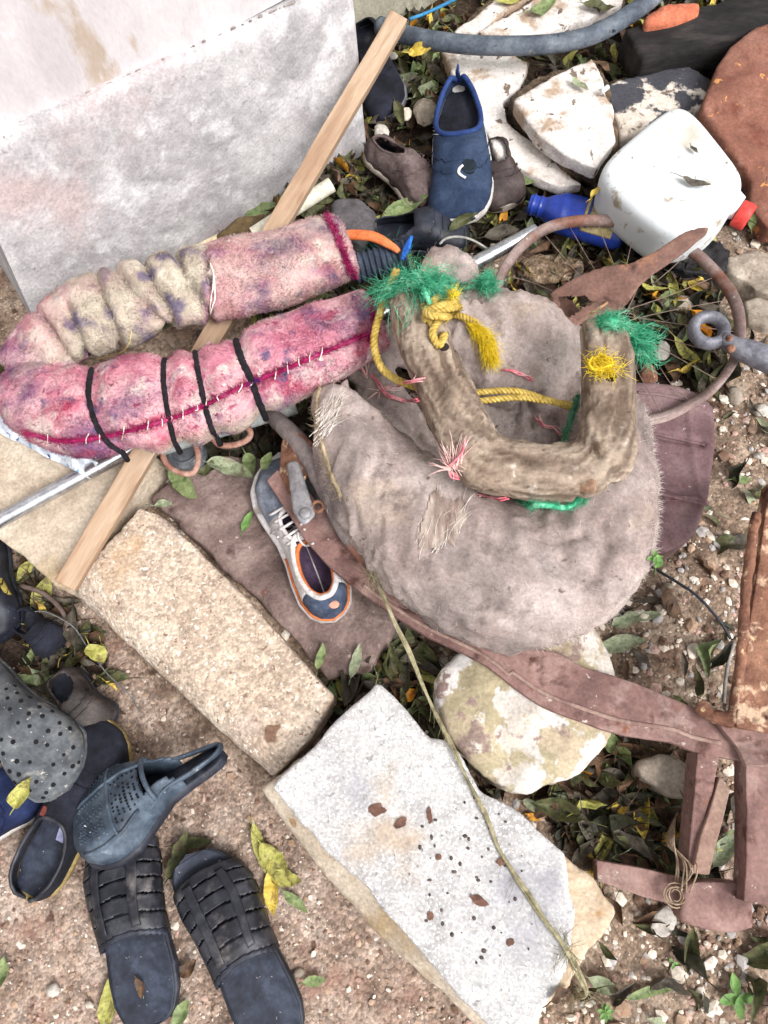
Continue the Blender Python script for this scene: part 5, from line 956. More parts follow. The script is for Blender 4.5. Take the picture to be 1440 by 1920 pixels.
p_ = [fw(.6, F_.W, 1.0)[0]]
m = MB(); pts = F_.T(np.array([[t*F_.L, -(fw(t, F_.W)[0])*1.02+fw(t, F_.W)[1], .030] for t in np.linspace(.1, .98, 30)])); m.sweep(pts, .003, 8); m.build('rand', mgcroc, tc)
# slate clog lying on its side with ridged grip pattern and heel strap pointing to the kerb
PROF[0] = HW_TAIL
F_ = Foot((428, 1418), (158, 1592), .075, .07, .150, roll=.7); HTs = [(0, .012), (.12, .03), (.3, .05), (.42, .062), (.55, .068), (.7, .062), (.85, .05), (.95, .034), (1, .016)]
ts_ = thing('slate_clog', 'blue grey foam clog with a perforated toe tipped over onto the left sandal', 'clog', F_.o-[0, 0, .08])
m = MB(); m.grid(F_.sole(.02, 1.03, .01, 0), True, True); m.build('sole', mblk, ts_)
_, Wc, ts, aa = part_dome('upper', F_, mbclog, ts_, HTs, lambda t, an: (t > .42-.10*abs(an)) and not (t < .46 and abs(an) < .9), .004, z0=.014, pw=.5)
nn = np.cross(np.gradient(Wc, axis=0), np.gradient(Wc, axis=1)); nn /= np.linalg.norm(nn, axis=-1)[..., None]+1e-12; nn = nn*(1 if (nn[30, 15]@F_.z) > 0 else -1)
m = MB(); dots(m, Wc, nn, ts, aa, (.46, .64), (-.9, .15), .024, .15, .0019); m.build('vent_shade_discs', mhol, ts_, smooth=False)['kind'] = 'stuff'  # uncut foam, shade of the perforations painted as black discs
m = MB(); dots(m, Wc+nn*.0015, nn, ts, aa, (.60, .86), (.25, 1.25), .021, .11, .0018)
dots(m, Wc+nn*.0015, nn, ts, aa, (.72, .9), (-.7, .2), .021, .13, .0018); m.build('grip_studs', mbclog, ts_, smooth=False)['kind'] = 'stuff'
m = MB()
for an0, an1, tA, tB in ((.2, .2, .44, .9), (-1.1, -.95, .5, .9), (1.3, 1.3, .45, .92)):
    i0, i1 = int(np.argmin(abs(ts-tA))), int(np.argmin(abs(ts-tB))); j0 = int(np.argmin(abs(aa-np.pi/2-an0))); m.sweep(Wc[i0:i1, j0]+nn[i0:i1, j0]*.001, .003, 8)
i0 = int(np.argmin(abs(ts-.66))); m.sweep(Wc[i0, 4:26]+nn[i0, 4:26]*.001, .003, 8); i0 = int(np.argmin(abs(ts-.44))); m.sweep(Wc[i0, 2:28]+nn[i0, 2:28]*.001, .0042, 8); m.build('moulded_rib', mbclog, ts_)['kind'] = 'stuff'
m = MB(); m.sweep(F_.T(np.array([[.48*F_.L, .046, .034], [.36*F_.L, .026, .036], [.2*F_.L, .022, .032], [.04*F_.L, .012, .028], [.0*F_.L, -.002, .026], [.04*F_.L, -.012, .026], [.2*F_.L, -.022, .03], [.48*F_.L, -.046, .034]])), .004, 8, n=50, rz=.010); m.build('heel_strap', mbclog, ts_)
PROF[0] = HWID
# black slip on with yellow welt under the grey clog
F_ = Foot((62, 1682), (222, 1352), .02, .04, .118, mir=-1); HB = [(0, .0), (.03, .03), (.1, .045), (.3, .048), (.42, .055), (.5, .062), (.65, .056), (.8, .046), (.92, .036), (.98, .022), (1, .004)]
mblkc = M('black_canvas', [S8(14, 15, 22), S8(26, 28, 38), S8(40, 42, 54)], 20, 8, .85, .5, 400, specks=((S8(64, 62, 66), 10, .62, .15, 8),), bdist=.001)
mwelt = M('mustard_welt', [S8(120, 104, 66), S8(156, 136, 88)], 40, 6, .8, .3, 200)
sb = shoe('slip_on_shoe', 'black slip on shoe with a mustard welt and small red tab, under the grey clog', F_, mblkc, mwelt, HB, ell(.22, .235, .95), sole_th=.018, insole=mnavyb, wr=.0015)
beadrim(F_, HB, .22, .235, .95, .0032, mblk2, sb, .0126)
mred = M('red_tab', [S8(90, 40, 34), S8(124, 60, 50)], 60)
for y_, x_ in ((.018, .475),):
    m = MB(); c_ = F_.T(np.array([[x_*F_.L, y_, .07 if abs(y_) < .03 else .052]]))[0]; q_, nq = hit(*PX(c_), .001, only=('upper',)); m.box(q_, F_.x*.0075, F_.y*.004, nq*.001); m.build('red_tab', mred, sb, smooth=False, bev=.0008)
m = MB(); c_ = F_.T(np.array([[.38*F_.L, .012*-1, .028]]))[0]; m.box(c_, F_.x*.016+F_.z*.006, F_.y*.011, F_.z*.001+F_.x*.0); m.build('tongue_label', M('lavender_label', [S8(132, 136, 170), S8(166, 168, 196)], 40), sb, smooth=False)
# navy sneaker at the left edge
F_ = Foot((-130, 1640), (92, 1452), .02, .02, .108, mir=1); mnv = M('navy_cloth', [S8(14, 22, 50), S8(24, 34, 68), S8(36, 48, 84)], 20, 8, .85, .5, 400, bdist=.001); mwh = M('white_sole', [S8(176, 170, 164), S8(206, 202, 198)], 30, 8, .6, .2, 120, specks=((S8(128, 118, 108), 20, .6, .1),))
shoe('navy_shoe', 'dark navy canvas shoe with a whitish sole, cut by the left edge below the clogs', F_, mnv, mwh, HB, ell(.25, .22, .8), sole_th=.024)
# pale cloth shoe between clog and navy shoe
F_ = Foot((-140, 1330), (58, 1440), .015, .015, .10); mpg = M('pale_grey_cloth', [S8(110, 106, 100), S8(150, 146, 138)], 20, 8, .9, .4, 300); shoe('grey_shoe', 'pale grey cloth shoe mostly under the holed clog at the left edge', F_, mpg, mwh, [(a, b*.7) for a, b in HB], ell(.25, .22, .8), sole_th=.015)
# yellow lined black shoe at left edge under the kerb
F_ = Foot((-16, 1000), (2, 1212), .05, .03, .10); my = M('ochre_lining', [S8(140, 124, 56), S8(176, 158, 84)], 26, 8, .8, .3, 200)
a_ = shoe('ankle_shoe', 'black shoe with an ochre yellow side panel against the kerb at the left edge', F_, mblk, mblk, [(0, .04), (.1, .075), (.4, .08), (.55, .06), (.8, .045), (.95, .03), (1, .005)], ell(.36, .3, .95), sole_th=.022, insole=my)
part_dome('lining', F_, my, a_, [(0, .04), (.1, .07), (.4, .074), (.55, .054), (1, .005)], lambda t, an: .12 < t < .62 and .5 < abs(an) < 1.35, .002, z0=.017, sc=1.03)
for c_ in a_.children:
    if c_.name.startswith('lining'): c_.name = 'side_panel'
beadrim(F_, [(0, .04), (.1, .075), (.4, .08), (.55, .06), (.8, .045), (.95, .03), (1, .005)], .36, .3, .95, .005, my, a_, .0154, 'lining_edge')
# tan black shoe half buried under it
F_ = Foot((40, 1150), (120, 1222), .02, .0, .07); shoe('black_shoe', 'black shoe half hidden in the leaves under the ochre lined shoe', F_, mblkc, mblk, HB, ell(.3, .22, .8), sole_th=.015)
F_ = Foot((120, 1265), (205, 1372), .03, .03, .085, mir=-1); mbt = M('brown_black_leather', [S8(34, 30, 30), S8(56, 50, 48), S8(80, 72, 68)], 20, 8, .6, .5, 120); shoe('dress_shoe', 'scuffed brown black leather shoe between the holed clog and the kerb', F_, mbt, mblk, HB, ell(.3, .2, .6), sole_th=.018, wr=.003)
# loop strap on dirt by the kerb
m = MB(); m.sweep(PP([(40, 1098, .05), (80, 1112, .05), (112, 1140, .04), (126, 1170, .03), (118, 1195, .02), (95, 1208, .015)]), .0045, 8, n=30); m.build('brown_strap', M('leather_strap', [S8(80, 66, 60), S8(112, 96, 88)], 40), label='brown leather strap curling out of the dark gap at the left of the kerb', cat='strap')
m = MB(); m.sweep(PP([(52, 1150, .05), (80, 1146, .055), (110, 1158, .055), (140, 1178, .045), (165, 1215, .04), (200, 1262, .04), (240, 1300, .03), (262, 1335, .01)]), .0011, 5, n=50); m.build('thin_wire', M('dull_wire', [S8(96, 96, 98), S8(140, 140, 142)], 60, metal=.5), label='thin bent grey wire over the dirt at the foot of the kerb', cat='wire')
# ---- upper pile: navy trainer, brown shoes, black boots
PROF[0] = [0, .12, .20, .29, .38, .44, .47, .49, .51, .5, .45, .33, 0]
Fn = Foot((862, 176), (862, 432), .13, .10, .124, roll=.12, mir=1)
HN = [(0, .015), (.03, .045), (.12, .052), (.28, .046), (.42, .046), (.55, .05), (.7, .046), (.85, .038), (.95, .026), (1, .006)]
mnt = M('navy_mesh', [S8(24, 36, 56), S8(36, 50, 74), S8(52, 66, 90)], 14, 8, .85, .5, 500, bdist=.0008, specks=((S8(84, 92, 110), 9, .62, .2, 8),)); mroy = M('royal_trim', [S8(26, 46, 92), S8(40, 64, 118)], 30, 6, .7, .2, 200)
tn = shoe('navy_trainer', 'navy blue mesh trainer with royal blue collar standing in the rubbish pile', Fn, mnt, mwh, HN, ell(.23, .24, 1.12), sole_th=.024, insole=mblkc, wr=.002)
beadrim(Fn, HN, .23, .24, 1.12, .0055, mroy, tn, .017, 'collar')
m = MB(); q0 = Fn.T(np.array([[.0, 0, .055]]))[0]; m.sweep([q0-Fn.z*.012, q0+Fn.z*.004-Fn.x*.006, q0-Fn.z*.006-Fn.x*.014], .003, 8, n=8, rz=.010); m.build('pull_tab', mroy, tn)
mwhite_p = M('white_print', [S8(206, 208, 212), S8(226, 228, 230)], 60, bump=.05); 
for k in range(4):
    m = MB(); pts = [hit(x, 232+k*6.5+(x-806)*.06, .0012, only=('upper',))[0] for x in np.linspace(808, 832, 8)]; m.sweep(np.array(pts), .0016, 6, rz=.0006); m.build('side_stripe', mwhite_p, tn)
p, n = hit(880, 312, .0006, only=('upper',)); t = np.linspace(0, 2*np.pi, 20, endpoint=False); a_ = np.cross(n, [0, 1, .1]); a_ /= np.linalg.norm(a_); b_ = np.cross(n, a_); m = MB(); m.prism(np.array([p+a_*np.cos(x)*.015+b_*np.sin(x)*.017 for x in t]), .002, down=-n); m.build('round_patch', M('dark_patch', [S8(16, 26, 34), S8(28, 40, 48)], 60), tn, smooth=False)
m = MB(); pts = [hit(x, y, .0018, only=('upper', 'round_patch'))[0] for x, y in ((868, 310), (862, 316), (860, 324), (866, 330), (873, 334))]; m.sweep(spl(np.array(pts), 12), .0032, 6, rz=.0008); m.build('white_mark', mwhite_p, tn)
mbrl = M('dusty_leather', [S8(62, 50, 50), S8(88, 74, 72), S8(112, 98, 96)], 16, 8, .75, .5, 140, specks=((S8(134, 122, 116), 12, .6, .15, 8),), bdist=.002); mwelt2 = M('pale_welt', [S8(120, 110, 100), S8(160, 150, 138)], 30)
PROF[0] = HWID
F_ = Foot((795, 275), (700, 365), .10, .09, .1, mir=-1); F_ = Foot((690, 285), (810, 390), .10, .08, .1, roll=-.2)
s1 = shoe('leather_shoe', 'dusty brown leather shoe crumpled on the left of the navy trainer', F_, mbrl, mwelt2, HB, ell(.30, .22, .35, .2), sole_th=.016, wr=.006); beadrim(F_, HB, .30, .22, .35, .003, mbrl, s1, .012, ac=.2)
F_ = Foot((920, 280), (948, 402), .09, .07, .095, roll=.1)
s2 = shoe('leather_shoe', 'dark brown leather shoe with a pale welt on the right of the navy trainer', F_, M('umber_leather', [S8(40, 32, 32), S8(60, 50, 48), S8(84, 72, 70)], 16, 8, .6, .5, 140, bdist=.002), mwelt2, HB, ell(.3, .24, .7), sole_th=.02, wr=.004)
F_ = Foot((690, 460), (880, 452), .07, .07, .105); shoe('rubber_boot', 'black rubber overshoe under the navy trainer beside the orange strap', F_, mblk, mblk, HB, ell(.25, .22, .8), sole_th=.02)
F_ = Foot((690, 60), (735, 235), .08, .07, .1, roll=.3); sx = shoe('black_overshoe', 'black shoe with a grey edged sole wedged between plinth corner and rubble', F_, mblkc, M('grey_rand', [S8(84, 84, 88), S8(116, 116, 120)], 30), HB, ell(.3, .24, .8), sole_th=.02)
F_ = Foot((640, 485), (765, 478), .11, .11, .085); HP2 = [(0, .02), (.1, .05), (.5, .06), (.9, .05), (1, .02)]
# ribbed dark hose stub below orange strap
m = MB(); a, b = P(664, 505, .15), P(762, 478, .16); n_ = 120; pp = a+(b-a)*np.linspace(0, 1, n_)[:, None]; m.sweep(pp, .028+.0022*np.sin(np.linspace(0, 60, n_)), 22); m.build('ribbed_hose', M('slate_ribbed', [S8(44, 52, 66), S8(70, 80, 96)], 20, 6, .5, .3, 120), label='short dark ribbed hose beside the green rope bundle', cat='hose')
mor = M('orange_plastic', [S8(214, 108, 58), S8(230, 134, 84)], 20, 5, .5, .2, 90)
m = MB(); m.sweep(PP([(622, 440, .17), (660, 440, .18), (700, 444, .19), (735, 462, .195), (748, 472, .195)]), [.006, .0115, .0115, .008, .005], 12, n=30, rz=[.004, .006, .006, .005, .003]); m.build('orange_strap', mor, label='bright orange tapered plastic strap between fleece roll and canvas pad', cat='strap')
m = MB(); c_ = P(758, 474, .2); 
for k in range(5): t = np.linspace(0, 1, 6)[:, None]; m.sweep(c_+np.array([.012*k/4-.004, -.016+.004*k, .002*k])+t*np.array([.006, .026, .006]), .0035, 6, rz=.0015)
m.build('blue_rag', M('blue_film', [S8(20, 84, 180), S8(50, 120, 206)], 30, rough=.35), label='crumpled bright blue plastic scrap at the end of the orange strap', cat='scrap')
m = MB(); m.sweep(PP([(824, 458, .15), (835, 448, .155), (856, 444, .155), (880, 448, .15), (900, 458, .14), (915, 468, .13)]), .0024, 8, n=30); m.build('grey_cable', M('grey_cable', [S8(140, 138, 132), S8(172, 170, 164)], 60), label='pale grey cable arching over the black boot above the canvas pad', cat='cable')
# white orange navy sneaker under the plough beam
Fs = Foot((612, 1172), (508, 880), .10, .10, .112, roll=.05, mir=1)
Fs = Foot((628, 1168), (520, 868), .10, .10, .112, roll=.05, mir=1)
HS = [(0, .015), (.03, .055), (.12, .07), (.28, .062), (.42, .056), (.55, .06), (.7, .054), (.85, .044), (.95, .028), (1, .006)]
mso = M('off_white', [S8(190, 184, 182), S8(212, 207, 205)], 20, 8, .6, .25, 120, specks=((S8(150, 140, 134), 14, .62, .1),)); mor2 = M('sneaker_orange', [S8(186, 96, 48), S8(212, 124, 72)], 20, 6, .6, .2, 120, specks=((S8(130, 80, 50), 20, .62, .1),)); mnv2 = M('sneaker_navy', [S8(44, 52, 70), S8(66, 76, 96), S8(92, 102, 120)], 22, 8, .7, .3, 200)
st_ = thing('torn_sneaker', 'torn white sneaker with orange lining and navy heel panel, under the beam', 'sneaker', Fs.o-[0, 0, .01])
m = MB(); m.grid(Fs.sole(.030, 1.2, .01, 0, n=90, seg=40), True, True); m.build('sole', mso, st_)
m = MB(); m.grid(Fs.sole(.004, .86, .01, .026, t0=.03, t1=.9), True, True); m.build('insole', M('violet_insole', [S8(48, 34, 52), S8(86, 68, 92)], 12, 6, .8, .3, 120), st_)
mgt = M('toe_grey', [S8(92, 98, 110), S8(128, 134, 146), S8(160, 164, 172)], 22, 8, .7, .3, 200)
op = ell(.26, .17, .62); op2 = ell(.52, .09, .55)
part_dome('heel_panel', Fs, mnv2, st_, [(a, b+.001) for a, b in HS], lambda t, an: t < .13 and not op(t, an), .0025, z0=.018)
part_dome('side_panel', Fs, mso, st_, HS, lambda t, an: .13 <= t < .6 and not op(t, an) and not op2(t, an), .0025, z0=.018)
part_dome('toe_panel', Fs, mgt, st_, HS, lambda t, an: t >= .6 and not op2(t, an), .0025, z0=.018)
beadrim(Fs, HS, .27, .185, .70, .005, mso, st_, .018, 'collar'); beadrim(Fs, HS, .25, .155, .56, .0042, mor2, st_, .015, 'lining_edge'); beadrim(Fs, HS, .52, .09, .55, .004, mso, st_, .018, 'eyestay')
m = MB(); pts = Fs.T(np.array([[t*Fs.L, s_*fw(t, Fs.W, 1.04)[0]+fw(t, Fs.W)[1], .029] for s_, rng_ in ((1, np.linspace(.4, 0, 24)), (-1, np.linspace(0, .4, 24))) for t in rng_])); m.sweep(pts, .0028, 6); m.build('orange_foxing', mor2, st_)
q_, nq = hit(*PX(Fs.T(np.array([[.05*Fs.L, -.008, .06]]))[0]), .001, only=('heel_panel',))
m = MB(); m.ball(q_, [.009, .007, .0025], 14, 8); m.build('heel_badge', M('peach_badge', [S8(184, 132, 110), S8(206, 160, 140)], 40), st_)
m = MB()
for pts in ([(512, 998), (530, 990), (552, 988), (572, 994)], [(524, 1006), (545, 996), (566, 984)], [(560, 1000), (562, 1012), (572, 1020), (588, 1020)]): m.sweep(spl(np.array([hit(x, y, .004, skip=SKS)[0] for x, y in pts]), 16), .0021, 6)

for t0_ in (.44, .48, .53, .58, .63):
    q_ = []
    for an in np.linspace(-.8, .8, 9):
        a = an+np.pi/2; w_, c_ = fw(t0_, Fs.W, 1.02, Fs.m); h_ = np.interp(t0_, *zip(*HS)); q_.append([(t0_+.012*np.sin(an*3))*Fs.L, c_+w_*np.sign(np.cos(a))*abs(np.cos(a))**.7, .0205+h_*np.sin(a)**.55])
    m.sweep(Fs.T(np.array(q_)), .0024, 6)
m.build('shoelace', mso, st_, hitme=False)
# ------------------------------------------------------------------ jug
mj = M('milky_plastic', [S8(206, 211, 213), S8(222, 227, 229)], 6, 6, .35, .2, 60, spec=.4, sss=.25, specks=((S8(186, 178, 160), 5, .56, .16, 8), (S8(160, 148, 130), 22, .62, .08, 8), (S8(140, 128, 110), 60, .68, .04)), bdist=.002, rough_skin=False)
jg = thing('jerrycan', 'big white translucent plastic jug lying on its side with a red cap', 'jug', P(1265, 320, .06))
top = [(1124, 318), (1150, 280), (1215, 222), (1262, 188), (1276, 184), (1300, 196), (1345, 250), (1398, 318), (1407, 334), (1400, 352), (1378, 385), (1355, 412), (1330, 428), (1290, 436), (1262, 441), (1240, 430), (1190, 390), (1136, 344)]
jz = .225
def loft(outl, levels, cap=True):
    "outline scaled about its centre at several heights: (dz, inset)"
    c = outl.mean(0); G = []
    d = outl-c; ln = np.linalg.norm(d[:, :2], axis=1)[:, None]
    for dz, ins in levels:
        q_ = c+d*(1-ins/ln); q_[:, 2] = c[2]+dz; G.append(q_)
    m = MB(); m.grid(np.array(G), True, cap); return m
ol = outline(top, jz, 0, .012, rnd=3); nI = .5*.0
m = loft(ol, [(-.02-.09, .03), (-.105, .012), (-.09, .002), (-.03, 0), (-.012, .002), (-.004, .008), (0, .018), (.001, .03), (-.002, .05)])
Vj, Nj, Fj = remesh(m, .006, 8); Vj = Vj+Nj*(fbm(Vj, 7, 2, 71)*.0035)[:, None]; build('jug_body', Vj, Fj, mj, jg)
cap_c = P(1398, 402, .165); nd = P(1385, 392, .165)-P(1330, 350, .165); nd = np.array([.80, -.55, -.05]); nd /= np.linalg.norm(nd); base = P(1360, 378, .175)
m = MB(); m.sweep([base-nd*.01, base+nd*.012, base+nd*.028], [.034, .028, .022], 20, n=10); m.build('neck', mj, jg)
mrc = M('red_cap', [S8(206, 60, 54), S8(226, 84, 76)], 20, 5, .4, .15, 100); c1_ = P(1382, 398, .17)
m = MB(); a = np.linspace(0, 2*np.pi, 48, endpoint=False); G = []
t_, L_, U_ = nd, np.cross([0, 0, 1.], nd), None; L_ /= np.linalg.norm(L_); U_ = np.cross(nd, L_)
for s_, r_ in ((0, .0225), (.002, .0245), (.022, .0245), (.026, .022), (.0262, .001)): G.append(c1_+nd*s_+(L_*np.cos(a)[:, None]+U_*np.sin(a)[:, None])*(r_*(1+.025*(np.arange(48) % 2 == 0))[:, None] if r_ > .02 else r_))
m.grid(np.array(G), True, True); m.build('cap', mrc, jg)
# ------------------------------------------------------------------ blue bottle
mbl = M('blue_plastic', [S8(24, 48, 132), S8(38, 66, 158)], 12, 6, .32, .15, 80, spec=.5, specks=((S8(84, 100, 150), 16, .64, .1, 8),)); bt = thing('oil_bottle', 'bright blue plastic bottle with a faded yellow label lying under the wheel rim', 'bottle', P(1080, 400, .06))
a, b = P(992, 382, .115), P(1172, 434, .105); d = (b-a); Lb_ = np.linalg.norm(d); d /= Lb_; prof = [(0, .018), (.03, .0185), (.035, .021), (.05, .021), (.055, .0185), (.10, .0185), (.105, .021), (.12, .021), (.125, .019), (.16, .02), (.24, .03), (.34, .041), (.45, .044), (.9, .044), (.97, .042), (1., .036)]
k_ = np.array(prof); m = MB(); tt = np.linspace(0, 1, 110); m.sweep(a+d*(tt*Lb_)[:, None], np.interp(tt, k_[:, 0], k_[:, 1]), 28, rz=np.interp(tt, k_[:, 0], k_[:, 1])*np.interp(tt, [0, .2, .4, 1], [1, 1, .72, .72]), pw=.85); m.build('bottle_body', mbl, bt)
mlb = M('faded_label', [S8(150, 134, 92), S8(178, 162, 118)], 30, 6, .6, .2, 120, specks=((S8(120, 110, 96), 22, .58, .05, 8), (S8(70, 84, 130), 50, .66, .03)))
m = MB(); aa_ = np.linspace(.25, 2.75, 24); L_ = np.cross([0, 0, 1.], d); L_ /= np.linalg.norm(L_); U_ = np.cross(d, L_); G = np.array([a+d*(t*Lb_)+L_*np.cos(aa_)[:, None]*np.abs(np.cos(aa_)[:, None])**-.15*.0447+U_*(np.abs(np.sin(aa_))[:, None]**.85)*.0327 for t in np.linspace(.56, .88, 12)]); m.grid(G); m.build('label_sheet', mlb, bt, solid=.0006)
m = MB(); G2 = np.array([g_[2:22]+U_*.0006 for g_ in G[[1, 2]]]); m.grid(G2); m.build('label_band', M('navy_print', [S8(40, 52, 100), S8(60, 72, 120)], 40), bt)
# ------------------------------------------------------------------ hoses
mho = M('grey_hose', [S8(58, 64, 74), S8(84, 92, 102), S8(112, 118, 126)], 14, 8, .6, .35, 120, specks=((S8(140, 140, 138), 18, .60, .12, 8), (S8(36, 38, 42), 30, .64, .05)))
m = MB(); pts = PP([(712, 48, .17), (750, 62, .18), (800, 74, .19), (880, 84, .195), (960, 86, .2), (1040, 82, .2), (1110, 66, .205), (1170, 34, .21), (1230, -10, .21), (1290, -70, .2)]); m.sweep(pts, .0185, 20, n=90); m.build('garden_hose', mho, label='thick dusty grey hose arching over the limewashed rubble', cat='hose')
m = MB(); m.sweep(PP([(768, 36, .22), (800, 24, .21), (850, 0, .2), (900, -30, .2)]), .0035, 8, n=20); m.build('blue_tube', M('blue_tube', [S8(30, 96, 140), S8(56, 130, 170)], 30, rough=.4), label='thin blue tube above the grey hose near the olive wall', cat='tube')
m = MB(); m.sweep(PP([(1196, 1050, .07), (1230, 1068, .085), (1270, 1092, .085), (1310, 1120, .085), (1350, 1165, .08), (1370, 1198, .07)]), .0026, 6, n=40); m.build('black_wire', mblk, label='black cable lying on gravel to the right of the canvas pad', cat='cable')
m = MB(); m.sweep(PP([(1376, 1204, .08), (1366, 1240, .085), (1360, 1280, .085), (1357, 1318, .08)]), .0032, 6, n=24); m.build('grey_stick', M('grey_twig', [S8(110, 104, 100), S8(150, 144, 140)], 50), label='grey bent twig standing on gravel beside the rusty post', cat='twig')
m = MB(); m.sweep(PP([(1128, 172, .2), (1140, 163, .2)]), .005, 8, n=6); m.build('cigarette_butt', mwhite_p, label='white butt shaped stub on the joint of two rubble slabs', cat='butt')
m = MB(); m.sweep(PP([(1008, 168, 0.15), (985, 250, .15)]), .001, 5)
# striped cloth scrap under the left end of the roll
mcl = M('blue_white_cloth', [S8(196, 204, 216), S8(216, 222, 230)], 12, 6, .95, .4, 300, specks=((S8(110, 160, 196), 26, .55, .04, 4), (S8(52, 66, 110), 22, .62, .04, 4)))
m = MB(); t = np.linspace(0, 1, 34); G = []
for v in np.linspace(0, 1, 16): G.append([P(-20+t_*190+v*12, 772+t_*96-v*(50-20*t_)+30, .155+.016*math.sin(t_*16+v*3)+.02*v) for t_ in t])
m.grid(np.array(G)); m.build('cloth_scrap', mcl, label='crumpled white and pale blue cloth under the left end of the fleece roll', cat='cloth', solid=.002)
# clear dark jar bottom beneath the hook
m = MB(); c_ = P(345, 845, .13); m.sweep([c_-[0, 0, .03], c_, c_+[0, 0, .004], c_+[0, 0, .004]], [.036, .036, .033, .012], 26, n=10); m.sweep(np.array([c_+[np.cos(q_)*.026, np.sin(q_)*.026, .004] for q_ in np.linspace(0, 2*np.pi, 30, endpoint=False)]), .003, 8, closed=True)
m.build('jar', M('smoky_plastic', [S8(70, 74, 80), S8(110, 112, 116)], 30, rough=.25, bump=.1, spec=.6), label='smoky grey plastic jar base behind the U shaped rusty loop', cat='jar')
m = MB(); m.ball(P(1030, 505, .07), [.07, .035, .012], 30, 12); V, Fc = m.data(); V += fbm(V, 40, 3, 3)[:, None]*[.004, .004, .003]
build('soil_mound', V, Fc, M('crumbly_soil', [S8(98, 78, 60), S8(140, 118, 96), S8(176, 156, 134)], 60, 6, 1, .9, 160, cells=((160, .4),)), label='small mound of crumbly brown soil inside the upper part of the wheel rim', cat='soil')
for (x, y, r_, l, mt) in [(795, 210, 26, 'grey flat stone standing behind the navy trainer', mgrey), (760, 215, 13, 'tan pebble beside the black overshoe', mpale), (812, 150, 22, 'brown dead leaf shaped stone chip above the trainer', None), (715, 245, 18, 'white plaster chip below the plinth corner', mwhite), (1240, 660, 20, 'white angular quartz chip beside the green rope end', mwhite), (1215, 702, 22, 'orange brown shard under the green rope end', mro), (735, 105, 9, 'white plaster crumb beside the lath top', mwhite), (1350, 60, 0, '', None)]:
    if r_ and mt:
        z = .1 if y < 300 else .08; c = P(x, y, z); s_ = mpp(x, y, z)*r_; m = MB(); m.ball(c, np.array([1, 1.2, .5])*s_, 12, 9); V, Fc = m.data(); V += (V-c)*(fbm(V, .5/s_, 3, int(x))*.4)[:, None]; build('stone_chip', V, Fc, mt, label=l, cat='stone', smooth=False, group='stone chips in the rubbish')
